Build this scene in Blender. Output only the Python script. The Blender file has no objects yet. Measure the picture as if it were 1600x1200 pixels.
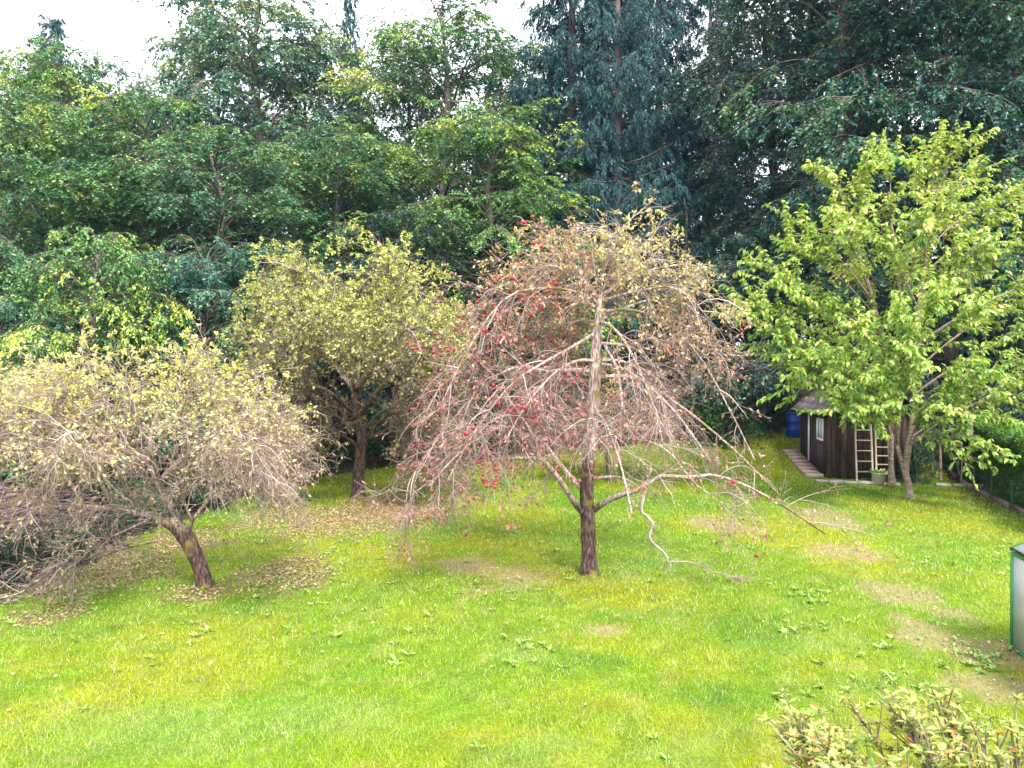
import bpy, math
import numpy as np
from mathutils import Matrix, Vector

# ------------------------------------------------------------------ camera, world, sun, exposure
scene = bpy.context.scene
COL = scene.collection
CAM_Z, FPX, PITCH = 3.0, 1155.0, math.radians(0.744)
cam_data = bpy.data.cameras.new('camera')
cam_data.sensor_width = 36.0
cam_data.lens = 36.0 * FPX / 1600.0
cam_data.clip_end = 2000
cam = bpy.data.objects.new('camera', cam_data)
COL.objects.link(cam)
cam.location = (0, 0, CAM_Z)
cam.rotation_euler = (math.pi / 2 - PITCH, 0, 0)
scene.camera = cam

SUN_EL, SUN_AZ = math.radians(52), math.radians(158)   # azimuth clockwise from +Y: behind the camera, to its right
world = bpy.data.worlds.new('World')
scene.world = world
world.use_nodes = True
wn = world.node_tree.nodes
wl = world.node_tree.links
wn.clear()
w_out = wn.new('ShaderNodeOutputWorld')
w_bg = wn.new('ShaderNodeBackground')
w_sky = wn.new('ShaderNodeTexSky')
w_sky.sky_type = 'NISHITA'
w_sky.sun_disc = False
w_sky.sun_elevation = SUN_EL
w_sky.sun_rotation = SUN_AZ
w_sky.dust_density = 3.0
w_mix = wn.new('ShaderNodeMixRGB')                      # thin even cloud veils the blue
w_mix.inputs['Fac'].default_value = 0.80
w_mix.inputs['Color2'].default_value = (9.3, 9.6, 10.2, 1)
wl.new(w_sky.outputs[0], w_mix.inputs['Color1'])
wl.new(w_mix.outputs[0], w_bg.inputs['Color'])
w_bg.inputs['Strength'].default_value = 0.07
wl.new(w_bg.outputs[0], w_out.inputs['Surface'])

sun_data = bpy.data.lights.new('sun', 'SUN')
sun_data.energy = 1.5
sun_data.angle = math.radians(14)
sun_data.color = (1.0, 0.95, 0.86)
sun = bpy.data.objects.new('sun', sun_data)
COL.objects.link(sun)
sd = Vector((math.sin(SUN_AZ) * math.cos(SUN_EL), math.cos(SUN_AZ) * math.cos(SUN_EL), math.sin(SUN_EL)))
sun.rotation_euler = sd.to_track_quat('Z', 'Y').to_euler()
sun.location = (10, -20, 30)

scene.view_settings.view_transform = 'Standard'
scene.view_settings.look = 'None'
scene.view_settings.exposure = 2.55
scene.view_settings.gamma = 1.0
scene.render.engine = 'CYCLES'
scene.cycles.max_bounces = 6
scene.cycles.diffuse_bounces = 2
scene.cycles.glossy_bounces = 2
scene.cycles.transmission_bounces = 4
scene.cycles.transparent_max_bounces = 6
scene.cycles.volume_bounces = 1

# ------------------------------------------------------------------ maths helpers
UP = np.array([0, 0, 1.0])
def nrm(v):
    return v / np.maximum(np.linalg.norm(v, axis=-1, keepdims=True), 1e-9)
_tab = np.random.default_rng(77).random((256, 256))
def vnoise(x, y):
    xi = np.floor(x).astype(int); yi = np.floor(y).astype(int)
    fx = x - xi; fy = y - yi
    fx = fx * fx * (3 - 2 * fx); fy = fy * fy * (3 - 2 * fy)
    a = _tab[xi & 255, yi & 255]; b = _tab[(xi + 1) & 255, yi & 255]
    c = _tab[xi & 255, (yi + 1) & 255]; d = _tab[(xi + 1) & 255, (yi + 1) & 255]
    return (a * (1 - fx) + b * fx) * (1 - fy) + (c * (1 - fx) + d * fx) * fy
def fbm(x, y, o=4):
    s = 0; a = 0.5
    for k in range(o):
        s = s + a * vnoise(x * 2 ** k + 17.3 * k, y * 2 ** k + 5.1 * k); a *= 0.5
    return s / (1 - 0.5 ** o)
def sstep(a, b, x):
    t = np.clip((x - a) / (b - a), 0, 1)
    return t * t * (3 - 2 * t)
def edge_left(y):            # x of the lawn's left edge
    return -6.9 + 0.25 * np.sin(y * 0.9) + 3.4 * sstep(19.5, 22.5, y)
def edge_far(x):             # y of the lawn's far edge
    return 23.3 + 0.42 * (x + 0.5) + 0.25 * np.sin(x * 1.3)
def edge_right(y):
    return 10.95 + (y - 15.75) * 0.296
def G(x, y):                 # height of the ground
    x = np.asarray(x, float); y = np.asarray(y, float)
    r = y - 20.0
    z = 0.13 * np.where(r < -1, 0, np.where(r < 1, (r + 1) ** 2 / 4, r))
    z = np.minimum(z, 2.2 + 0.04 * np.maximum(y - 37, 0))
    z = z - 0.9 * sstep(0.2, 4.5, edge_left(np.minimum(y, 19)) - x)
    z = z + 0.10 * (fbm(x * 0.25 + 3, y * 0.25) - 0.5) * sstep(3, 8, y)
    return z
def P(px, py, y):            # the point seen at a photo pixel, at depth y
    u = (px - 800) / FPX; v = (600 - py) / FPX
    dy = math.cos(PITCH) + v * math.sin(PITCH); dz = -math.sin(PITCH) + v * math.cos(PITCH)
    s = y / dy
    return np.array([u * s, y, CAM_Z + dz * s])
def GP(px, py):              # the ground point seen at a photo pixel
    lo, hi = 2.0, 60.0
    for _ in range(40):
        m = (lo + hi) / 2; p = P(px, py, m)
        if p[2] > float(G(p[0], p[1])): lo = m
        else: hi = m
    p = P(px, py, lo); p[2] = float(G(p[0], p[1]))
    return p
def catmull(pts, n):
    p = np.asarray(pts, float)
    p = np.vstack([2 * p[0] - p[1], p, 2 * p[-1] - p[-2]])
    m = len(p) - 3
    t = np.linspace(0, m - 1e-6, n); i = t.astype(int); f = (t - i)[:, None]
    a, b, c, d = p[i], p[i + 1], p[i + 2], p[i + 3]
    return 0.5 * (2 * b + (c - a) * f + (2 * a - 5 * b + 4 * c - d) * f ** 2 + (3 * b - a - 3 * c + d) * f ** 3)

# ------------------------------------------------------------------ mesh builder
class MB:
    def __init__(s):
        s.v = []; s.q = []; s.t = []; s.n = 0; s.qa = []; s.ta = []
    def add(s, v, quads=None, tris=None, attr=None):
        v = np.asarray(v, float).reshape(-1, 3)
        if quads is not None and len(quads):
            q = np.asarray(quads, np.int64).reshape(-1, 4); s.q.append(q + s.n)
            s.qa.append(np.broadcast_to(np.asarray(0.5 if attr is None else attr, float), (len(q),)) if np.ndim(attr) < 1 else attr)
        if tris is not None and len(tris):
            t = np.asarray(tris, np.int64).reshape(-1, 3); s.t.append(t + s.n)
            s.ta.append(np.broadcast_to(np.asarray(0.5 if attr is None else attr, float), (len(t),)) if np.ndim(attr) < 1 else attr)
        s.v.append(v); s.n += len(v)
    def mesh(s, name, mat, origin=(0, 0, 0), smooth=False, colors=None):
        me = bpy.data.meshes.new(name)
        v = np.vstack(s.v) - np.asarray(origin, float)
        q = np.vstack(s.q) if s.q else np.zeros((0, 4), np.int64)
        t = np.vstack(s.t) if s.t else np.zeros((0, 3), np.int64)
        me.vertices.add(len(v)); me.vertices.foreach_set('co', v.astype(np.float32).ravel())
        nl = len(q) * 4 + len(t) * 3
        me.loops.add(nl)
        me.loops.foreach_set('vertex_index', np.concatenate([q.ravel(), t.ravel()]).astype(np.int32))
        nf = len(q) + len(t)
        me.polygons.add(nf)
        ls = np.concatenate([np.arange(len(q)) * 4, len(q) * 4 + np.arange(len(t)) * 3]).astype(np.int32)
        me.polygons.foreach_set('loop_start', ls)
        a = me.attributes.new('tint', 'FLOAT', 'FACE')
        at = np.concatenate([np.concatenate(s.qa) if s.qa else np.zeros(0), np.concatenate(s.ta) if s.ta else np.zeros(0)])
        a.data.foreach_set('value', at.astype(np.float32))
        if colors is not None:
            c = me.attributes.new('col', 'FLOAT_COLOR', 'FACE' if len(colors) == nf else 'POINT')
            c.data.foreach_set('color', np.hstack([colors, np.ones((len(colors), 1))]).astype(np.float32).ravel())
        if smooth:
            me.polygons.foreach_set('use_smooth', np.ones(nf, bool))
        me.materials.append(mat)
        me.update(calc_edges=True)
        return me
    def build(s, name, mat, parent=None, origin=None, smooth=False, colors=None):
        if origin is None:
            origin = tuple(parent.location) if parent is not None else (0, 0, 0)
        me = s.mesh(name, mat, origin, smooth, colors)
        o = bpy.data.objects.new(name, me); COL.objects.link(o)
        if parent is not None: o.parent = parent
        else: o.location = origin
        return o
    def box(s, c, size, rot=None, attr=None, jit=0.0, rng=None):
        h = np.asarray(size, float) / 2
        v = np.array([[x, y, z] for x in (-1, 1) for y in (-1, 1) for z in (-1, 1)], float) * h
        if jit: v = v + rng.normal(0, jit, v.shape)
        if rot is not None: v = v @ np.asarray(rot).T
        s.add(v + np.asarray(c, float), [[0, 1, 3, 2], [4, 6, 7, 5], [0, 4, 5, 1], [2, 3, 7, 6], [0, 2, 6, 4], [1, 5, 7, 3]], attr=attr)
    def tubes(s, pts, rad, sides=5, attr=None, cap=False, rough=0.0, rng=None):
        # pts (n,K,3), rad (n,K)
        n, K, _ = pts.shape
        if n == 0: return
        tan = np.empty_like(pts)
        tan[:, 1:-1] = pts[:, 2:] - pts[:, :-2]; tan[:, 0] = pts[:, 1] - pts[:, 0]; tan[:, -1] = pts[:, -1] - pts[:, -2]
        tan = nrm(tan)
        ref = np.where(np.abs(tan.mean(1)[:, 2:3]) > 0.8, np.array([[1.0, 0, 0]]), np.array([[0, 0, 1.0]]))
        u = nrm(np.cross(tan, ref[:, None, :])); w = np.cross(tan, u)
        a = np.linspace(0, 2 * np.pi, sides, endpoint=False)
        rr = rad[:, :, None]
        if rough: rr = rr * (1 + rng.normal(0, rough, (n, K, sides)))
        else: rr = np.repeat(rr, sides, 2)
        ring = pts[:, :, None, :] + rr[..., None] * (np.cos(a)[None, None, :, None] * u[:, :, None, :] + np.sin(a)[None, None, :, None] * w[:, :, None, :])
        idx = np.arange(n * K * sides).reshape(n, K, sides)
        nx = np.roll(idx, -1, 2)
        f = np.stack([idx[:, :-1], nx[:, :-1], nx[:, 1:], idx[:, 1:]], -1).reshape(-1, 4)
        if attr is not None and np.ndim(attr) == 1:
            attr = np.repeat(attr, (K - 1) * sides)
        s.add(ring, f, attr=attr)
        if cap:
            b = s.n - n * K * sides
            for k in range(n):
                for ring_i in (0, K - 1):
                    ids = idx[k, ring_i]
                    s.v.append(pts[k, ring_i][None]); s.n += 1
                    s.t.append(np.array([[ids[j] + b, ids[(j + 1) % sides] + b, s.n - 1] for j in range(sides)]))
                    s.ta.append(np.full(sides, 0.5))
    def leaves(s, pos, d, nor, L, W, tint, fold=0.15, curl=0.0):
        # pointed leaf of one folded quad
        d = nrm(d); w = nrm(np.cross(d, nor)); n2 = np.cross(w, d)
        L = np.broadcast_to(L, (len(pos),))[:, None]; W = np.broadcast_to(W, (len(pos),))[:, None]
        mid = pos + d * L * 0.48
        v = np.stack([pos, mid + w * W * 0.5 + n2 * W * fold, pos + d * L - n2 * L * curl, mid - w * W * 0.5 + n2 * W * fold], 1)
        f = np.arange(len(pos) * 4).reshape(-1, 4)
        s.add(v, f, attr=tint)
    def blades(s, pos, d, side, L, W, tint):
        d = nrm(d); side = nrm(side)
        L = np.broadcast_to(L, (len(pos),))[:, None]; W = np.broadcast_to(W, (len(pos),))[:, None]
        v = np.stack([pos - side * W / 2, pos + side * W / 2, pos + d * L], 1)
        s.add(v, tris=np.arange(len(pos) * 3).reshape(-1, 3), attr=tint)

def curves(start, d, length, K, rng, bend=0.0, wig=0.1):
    n = len(start)
    length = np.broadcast_to(length, (n,)); bend = np.broadcast_to(bend, (n,))
    pts = np.empty((n, K, 3)); pts[:, 0] = start; d = nrm(d)
    st = (length / (K - 1))[:, None]
    for k in range(1, K):
        d = nrm(d + UP * (bend / (K - 1))[:, None] + rng.normal(0, wig, (n, 3)))
        pts[:, k] = pts[:, k - 1] + d * st
    return pts
def taper(r0, r1, K):
    r0 = np.asarray(r0, float); r1 = np.broadcast_to(r1, r0.shape)
    t = np.linspace(0, 1, K)[None]
    return r0[:, None] * (1 - t) + r1[:, None] * t
def clen(p): return np.linalg.norm(np.diff(p, axis=1), axis=2).sum(1)
def spawn(pts, n, rng, tmin=0.1, tmax=1.0, ang=0.9, sd=0.25, flat=0.0, up=0.0, weight=None):
    L = clen(pts) if weight is None else weight
    idx = rng.choice(len(pts), n, p=L / L.sum())
    t = rng.uniform(tmin, tmax, n); K = pts.shape[1]
    f = t * (K - 1) - 1e-6; i = np.clip(f.astype(int), 0, K - 2); w = (f - i)[:, None]
    a, b = pts[idx, i], pts[idx, i + 1]
    pos = a * (1 - w) + b * w; tan = nrm(b - a)
    side = nrm(np.cross(tan, UP) + 1e-6) * rng.choice([-1, 1], n)[:, None]
    r = nrm(rng.normal(0, 1, (n, 3))) * (1 - flat) + side * flat
    perp = nrm(r - (r * tan).sum(1, keepdims=True) * tan)
    al = rng.normal(ang, sd, n)[:, None]
    d = nrm(np.cos(al) * tan + np.sin(al) * perp + UP * up)
    return pos, d, idx, t

# ------------------------------------------------------------------ materials
def new_mat(name):
    m = bpy.data.materials.new(name); m.use_nodes = True
    nt = m.node_tree; nt.nodes.clear()
    out = nt.nodes.new('ShaderNodeOutputMaterial')
    return m, nt.nodes, nt.links, out
def ramp(nodes, cols, pos=None):
    r = nodes.new('ShaderNodeValToRGB'); e = r.color_ramp.elements
    k = len(cols); pos = pos or [i / (k - 1) for i in range(k)]
    while len(e) < k: e.new(0.5)
    for i in range(k):
        e[i].position = pos[i]; e[i].color = (*cols[i], 1)
    return r
def mat_leaf(name, cols, pos=None, trans=0.3, rough=0.5, spec=0.3, tcol=1.15):
    m, N, Lk, out = new_mat(name)
    at = N.new('ShaderNodeAttribute'); at.attribute_name = 'tint'
    r = ramp(N, cols, pos); Lk.new(at.outputs['Fac'], r.inputs[0])
    oi = N.new('ShaderNodeObjectInfo')
    mx = N.new('ShaderNodeMixRGB'); mx.blend_type = 'MULTIPLY'; mx.inputs[0].default_value = 1
    Lk.new(r.outputs[0], mx.inputs[1]); Lk.new(oi.outputs['Color'], mx.inputs[2])
    p = N.new('ShaderNodeBsdfPrincipled'); p.inputs['Roughness'].default_value = rough
    p.inputs['Specular IOR Level'].default_value = spec
    Lk.new(mx.outputs[0], p.inputs['Base Color'])
    g = N.new('ShaderNodeMixRGB'); g.blend_type = 'MULTIPLY'; g.inputs[0].default_value = 1
    g.inputs[2].default_value = (tcol * 1.1, tcol * 1.1, tcol * 0.6, 1); Lk.new(mx.outputs[0], g.inputs[1])
    t = N.new('ShaderNodeBsdfTranslucent'); Lk.new(g.outputs[0], t.inputs['Color'])
    ms = N.new('ShaderNodeMixShader'); ms.inputs[0].default_value = trans
    Lk.new(p.outputs[0], ms.inputs[1]); Lk.new(t.outputs[0], ms.inputs[2]); Lk.new(ms.outputs[0], out.inputs['Surface'])
    return m
def mat_noise(name, cols, pos=None, scale=8.0, stretch=(1, 1, 1), rough=0.9, bump=0.3, detail=6, objcol=False, tint=0.0, bdist=0.02, spec=0.2):
    m, N, Lk, out = new_mat(name)
    tc = N.new('ShaderNodeTexCoord'); mp = N.new('ShaderNodeMapping')
    mp.inputs['Scale'].default_value = stretch
    Lk.new(tc.outputs['Object'], mp.inputs[0])
    no = N.new('ShaderNodeTexNoise'); no.inputs['Scale'].default_value = scale; no.inputs['Detail'].default_value = detail
    no.inputs['Roughness'].default_value = 0.65
    Lk.new(mp.outputs[0], no.inputs['Vector'])
    r = ramp(N, cols, pos); Lk.new(no.outputs['Fac'], r.inputs[0])
    c = r.outputs[0]
    if objcol:
        oi = N.new('ShaderNodeObjectInfo')
        mx = N.new('ShaderNodeMixRGB'); mx.blend_type = 'MULTIPLY'; mx.inputs[0].default_value = 1
        Lk.new(c, mx.inputs[1]); Lk.new(oi.outputs['Color'], mx.inputs[2]); c = mx.outputs[0]
    p = N.new('ShaderNodeBsdfPrincipled'); p.inputs['Roughness'].default_value = rough
    p.inputs['Specular IOR Level'].default_value = spec
    Lk.new(c, p.inputs['Base Color'])
    if bump:
        b = N.new('ShaderNodeBump'); b.inputs['Strength'].default_value = bump; b.inputs['Distance'].default_value = bdist
        Lk.new(no.outputs['Fac'], b.inputs['Height']); Lk.new(b.outputs[0], p.inputs['Normal'])
    Lk.new(p.outputs[0], out.inputs['Surface'])
    return m
def mat_bark_apple(name, zsplit):
    # dark fissured bark low on the trunk, pale lichen-grey bark above, yellow moss in between
    m, N, Lk, out = new_mat(name)
    tc = N.new('ShaderNodeTexCoord'); mp = N.new('ShaderNodeMapping'); mp.inputs['Scale'].default_value = (1, 1, 0.25)
    Lk.new(tc.outputs['Object'], mp.inputs[0])
    no = N.new('ShaderNodeTexNoise'); no.inputs['Scale'].default_value = 38; no.inputs['Detail'].default_value = 7
    Lk.new(mp.outputs[0], no.inputs['Vector'])
    n2 = N.new('ShaderNodeTexNoise'); n2.inputs['Scale'].default_value = 5; n2.inputs['Detail'].default_value = 5
    Lk.new(tc.outputs['Object'], n2.inputs['Vector'])
    low = ramp(N, [(0.02, 0.012, 0.011), (0.085, 0.050, 0.042), (0.20, 0.145, 0.125)], [0.32, 0.52, 0.72]); Lk.new(no.outputs['Fac'], low.inputs[0])
    hi = ramp(N, [(0.12, 0.075, 0.065), (0.30, 0.215, 0.19), (0.52, 0.44, 0.41)], [0.33, 0.5, 0.66]); Lk.new(no.outputs['Fac'], hi.inputs[0])
    sp = N.new('ShaderNodeSeparateXYZ'); Lk.new(tc.outputs['Object'], sp.inputs[0])
    ad = N.new('ShaderNodeMath'); ad.operation = 'MULTIPLY_ADD'; ad.inputs[1].default_value = 0.7
    Lk.new(n2.outputs['Fac'], ad.inputs[0]); Lk.new(sp.outputs['Z'], ad.inputs[2])
    mr = N.new('ShaderNodeMapRange'); mr.inputs['From Min'].default_value = zsplit + 0.25; mr.inputs['From Max'].default_value = zsplit + 0.5
    Lk.new(ad.outputs[0], mr.inputs[0])
    mx = N.new('ShaderNodeMixRGB'); Lk.new(mr.outputs[0], mx.inputs[0]); Lk.new(low.outputs[0], mx.inputs[1]); Lk.new(hi.outputs[0], mx.inputs[2])
    n3 = N.new('ShaderNodeTexNoise'); n3.inputs['Scale'].default_value = 3.2; n3.inputs['Detail'].default_value = 8
    Lk.new(tc.outputs['Object'], n3.inputs['Vector'])
    mo = N.new('ShaderNodeMapRange'); mo.inputs['From Min'].default_value = 0.56; mo.inputs['From Max'].default_value = 0.68
    Lk.new(n3.outputs['Fac'], mo.inputs[0])
    mm = N.new('ShaderNodeMixRGB'); mm.inputs[2].default_value = (0.20, 0.17, 0.03, 1)
    Lk.new(mo.outputs[0], mm.inputs[0]); Lk.new(mx.outputs[0], mm.inputs[1])
    p = N.new('ShaderNodeBsdfPrincipled'); p.inputs['Roughness'].default_value = 0.92; p.inputs['Specular IOR Level'].default_value = 0.15
    Lk.new(mm.outputs[0], p.inputs['Base Color'])
    b = N.new('ShaderNodeBump'); b.inputs['Strength'].default_value = 0.8; b.inputs['Distance'].default_value = 0.03
    Lk.new(no.outputs['Fac'], b.inputs['Height']); Lk.new(b.outputs[0], p.inputs['Normal'])
    Lk.new(p.outputs[0], out.inputs['Surface'])
    return m
def mat_plain(name, col, rough=0.5, spec=0.4, metal=0.0):
    return mat_noise(name, [tuple(c * 0.82 for c in col), col], [0.3, 0.7], scale=9, rough=rough, bump=0.08, spec=spec)
def mat_attr(name, rough=0.8, trans=0.0, spec=0.2, bump=0.0):
    m, N, Lk, out = new_mat(name)
    at = N.new('ShaderNodeAttribute'); at.attribute_name = 'col'
    p = N.new('ShaderNodeBsdfPrincipled'); p.inputs['Roughness'].default_value = rough; p.inputs['Specular IOR Level'].default_value = spec
    c = at.outputs['Color']
    if bump:
        tc = N.new('ShaderNodeTexCoord')
        no = N.new('ShaderNodeTexNoise'); no.inputs['Scale'].default_value = 30; no.inputs['Detail'].default_value = 8; no.inputs['Roughness'].default_value = 0.7
        Lk.new(tc.outputs['Object'], no.inputs['Vector'])
        r = ramp(N, [(0.45, 0.45, 0.45), (1.3, 1.3, 1.3)], [0.3, 0.7]); Lk.new(no.outputs['Fac'], r.inputs[0])
        mx = N.new('ShaderNodeMixRGB'); mx.blend_type = 'MULTIPLY'; mx.inputs[0].default_value = 1
        Lk.new(c, mx.inputs[1]); Lk.new(r.outputs[0], mx.inputs[2]); c = mx.outputs[0]
        b = N.new('ShaderNodeBump'); b.inputs['Strength'].default_value = bump; b.inputs['Distance'].default_value = 0.03
        Lk.new(no.outputs['Fac'], b.inputs['Height']); Lk.new(b.outputs[0], p.inputs['Normal'])
    Lk.new(c, p.inputs['Base Color'])
    sh = p.outputs[0]
    if trans:
        t = N.new('ShaderNodeBsdfTranslucent'); Lk.new(c, t.inputs['Color'])
        ms = N.new('ShaderNodeMixShader'); ms.inputs[0].default_value = trans
        Lk.new(sh, ms.inputs[1]); Lk.new(t.outputs[0], ms.inputs[2]); sh = ms.outputs[0]
    Lk.new(sh, out.inputs['Surface'])
    return m

M = {}
M['lawn'] = mat_attr('lawn_soil', 0.95, bump=0.6)
M['blade'] = mat_attr('grass_blade', 0.5, trans=0.3, spec=0.3)
M['forest_floor'] = mat_noise('forest_floor', [(0.012, 0.012, 0.006), (0.035, 0.03, 0.015), (0.03, 0.045, 0.012)], scale=2.5, bump=0.5)
M['beech'] = mat_leaf('beech_leaf', [(0.018, 0.070, 0.050), (0.045, 0.130, 0.075), (0.135, 0.235, 0.075), (0.32, 0.36, 0.09)], [0, 0.45, 0.8, 1], trans=0.15, spec=0.5, rough=0.4)
M['spruce'] = mat_leaf('spruce_needle', [(0.008, 0.032, 0.034), (0.018, 0.058, 0.056), (0.048, 0.105, 0.072)], trans=0.1)
M['forest_bark'] = mat_noise('forest_bark', [(0.035, 0.026, 0.022), (0.11, 0.085, 0.075), (0.2, 0.17, 0.15)], [0.3, 0.5, 0.7], scale=9, stretch=(1, 1, 0.3), bump=0.6)
M['apple_bark'] = mat_bark_apple('apple_bark_main', 1.75)
M['apple_bark_limb'] = mat_bark_apple('apple_bark_limb', 1.1)
M['apple_bark_low'] = mat_bark_apple('apple_bark_low', 0.95)
M['apple_bark_far'] = mat_bark_apple('apple_bark_far', 2.6)
M['twig_main'] = mat_leaf('twig_pink_grey', [(0.09, 0.062, 0.055), (0.25, 0.185, 0.165), (0.48, 0.40, 0.36)], trans=0.0, rough=0.9, spec=0.1)
M['twig_left'] = mat_leaf('twig_tan_grey', [(0.09, 0.064, 0.056), (0.25, 0.19, 0.165), (0.50, 0.42, 0.36)], trans=0.0, rough=0.9, spec=0.1)
M['twig_mid'] = mat_leaf('twig_dark', [(0.06, 0.042, 0.036), (0.14, 0.10, 0.08), (0.30, 0.25, 0.20)], trans=0.0, rough=0.9, spec=0.1)
M['apple_leaf_main'] = mat_leaf('apple_leaf_main', [(0.34, 0.12, 0.12), (0.42, 0.27, 0.18), (0.48, 0.41, 0.18), (0.54, 0.53, 0.22)], trans=0.25)
M['apple_leaf_left'] = mat_leaf('apple_leaf_left', [(0.30, 0.20, 0.14), (0.46, 0.38, 0.19), (0.54, 0.52, 0.18), (0.60, 0.62, 0.14)], trans=0.25)
M['apple_leaf_mid'] = mat_leaf('apple_leaf_mid', [(0.20, 0.14, 0.09), (0.33, 0.30, 0.12), (0.43, 0.47, 0.12), (0.56, 0.61, 0.19)], trans=0.25)
M['cherry_leaf'] = mat_leaf('cherry_leaf', [(0.12, 0.27, 0.04), (0.30, 0.43, 0.07), (0.48, 0.55, 0.14), (0.62, 0.57, 0.20)], [0, 0.4, 0.8, 1], trans=0.35, rough=0.4, spec=0.45)
M['cherry_bark'] = mat_noise('cherry_bark', [(0.07, 0.045, 0.038), (0.25, 0.18, 0.15), (0.42, 0.34, 0.29)], [0.32, 0.5, 0.68], scale=22, stretch=(0.4, 0.4, 1.4), bump=0.5)
M['apple'] = mat_noise('apple_skin', [(0.20, 0.008, 0.016), (0.36, 0.018, 0.03), (0.38, 0.08, 0.05)], [0.3, 0.6, 0.85], scale=14, rough=0.35, bump=0, spec=0.5)
M['rhodo_leaf'] = mat_leaf('rhododendron_leaf', [(0.10, 0.17, 0.03), (0.24, 0.30, 0.05), (0.48, 0.42, 0.14), (0.55, 0.17, 0.05)], [0, 0.45, 0.88, 1], trans=0.25, rough=0.38, spec=0.5)
M['rhodo_twig'] = mat_leaf('rhododendron_twig', [(0.07, 0.045, 0.03), (0.2, 0.15, 0.11), (0.36, 0.3, 0.25)], trans=0, rough=0.9)
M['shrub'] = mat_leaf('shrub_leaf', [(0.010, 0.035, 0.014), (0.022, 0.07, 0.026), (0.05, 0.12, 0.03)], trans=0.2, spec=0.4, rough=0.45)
M['hedge'] = mat_leaf('hedge_leaf', [(0.03, 0.09, 0.015), (0.07, 0.17, 0.025), (0.15, 0.26, 0.04)], trans=0.25)
M['weed'] = mat_leaf('weed_leaf', [(0.12, 0.25, 0.03), (0.20, 0.34, 0.06), (0.38, 0.45, 0.18)], trans=0.25)
M['litter'] = mat_leaf('leaf_litter', [(0.15, 0.08, 0.06), (0.28, 0.16, 0.12), (0.38, 0.25, 0.16), (0.46, 0.42, 0.18)], trans=0.1)
M['brush'] = mat_leaf('brush_stick', [(0.06, 0.035, 0.035), (0.16, 0.10, 0.10), (0.32, 0.23, 0.22)], trans=0, rough=0.9)
M['plank'] = mat_noise('shed_plank', [(0.010, 0.006, 0.006), (0.034, 0.021, 0.018), (0.09, 0.060, 0.048)], [0.28, 0.52, 0.75], scale=16, stretch=(1.5, 1.5, 0.12), bump=0.5, objcol=True)
M['dark_wood'] = mat_noise('dark_wood', [(0.02, 0.014, 0.012), (0.06, 0.042, 0.035)], scale=12, bump=0.4)
M['shingle'] = mat_noise('roof_felt', [(0.11, 0.09, 0.10), (0.20, 0.17, 0.185)], scale=22, bump=0.4, objcol=True)
M['white'] = mat_noise('white_paint', [(0.62, 0.64, 0.68), (0.78, 0.79, 0.82)], scale=12, rough=0.5, bump=0.1)
M['glass'] = mat_plain('window_glass', (0.02, 0.025, 0.03), 0.08, 0.6)
M['ladder'] = mat_noise('ladder_wood', [(0.28, 0.22, 0.17), (0.50, 0.42, 0.34)], scale=14, stretch=(1, 1, 0.2), bump=0.3)
M['pot'] = mat_noise('pot_glaze', [(0.50, 0.46, 0.40), (0.66, 0.62, 0.56)], scale=9, rough=0.6, bump=0.15)
M['blue'] = mat_plain('blue_plastic', (0.015, 0.05, 0.34), 0.45, 0.4)
M['stone'] = mat_noise('stone_slab', [(0.20, 0.17, 0.15), (0.36, 0.32, 0.28), (0.48, 0.45, 0.40)], scale=11, bump=0.5)
M['pink_stone'] = mat_noise('pink_paving', [(0.22, 0.15, 0.12), (0.38, 0.28, 0.23)], scale=14, bump=0.4)
M['green_metal'] = mat_plain('green_metal', (0.02, 0.24, 0.07), 0.4, 0.5)
M['poly'] = mat_noise('milky_panel', [(0.40, 0.38, 0.40), (0.66, 0.65, 0.69)], [0.3, 0.6], scale=2.2, rough=0.3, bump=0.02, spec=0.5)
M['black'] = mat_plain('black_rubber', (0.015, 0.015, 0.017), 0.6, 0.3)
M['wire'] = mat_plain('fence_wire', (0.05, 0.10, 0.07), 0.5, 0.4)
M['old_wood'] = mat_noise('old_pole_wood', [(0.11, 0.08, 0.06), (0.27, 0.21, 0.16)], scale=15, stretch=(1, 1, 0.2), bump=0.4)

# ------------------------------------------------------------------ object helpers
def tag(o, label=None, cat=None, group=None, kind=None):
    if label: o['label'] = label
    if cat: o['category'] = cat
    if group: o['group'] = group
    if kind: o['kind'] = kind
    return o
def empty(name, loc, label=None, cat=None, group=None):
    o = bpy.data.objects.new(name, None); COL.objects.link(o)
    o.location = tuple(float(a) for a in loc); o.empty_display_size = 0.2
    return tag(o, label, cat, group)
def child(name, me, parent, loc=(0, 0, 0), rot=(0, 0, 0), scale=(1, 1, 1), color=None):
    o = bpy.data.objects.new(name, me); COL.objects.link(o); o.parent = parent
    o.location = loc; o.rotation_euler = rot; o.scale = scale
    if color: o.color = (*color, 1)
    return o

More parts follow.
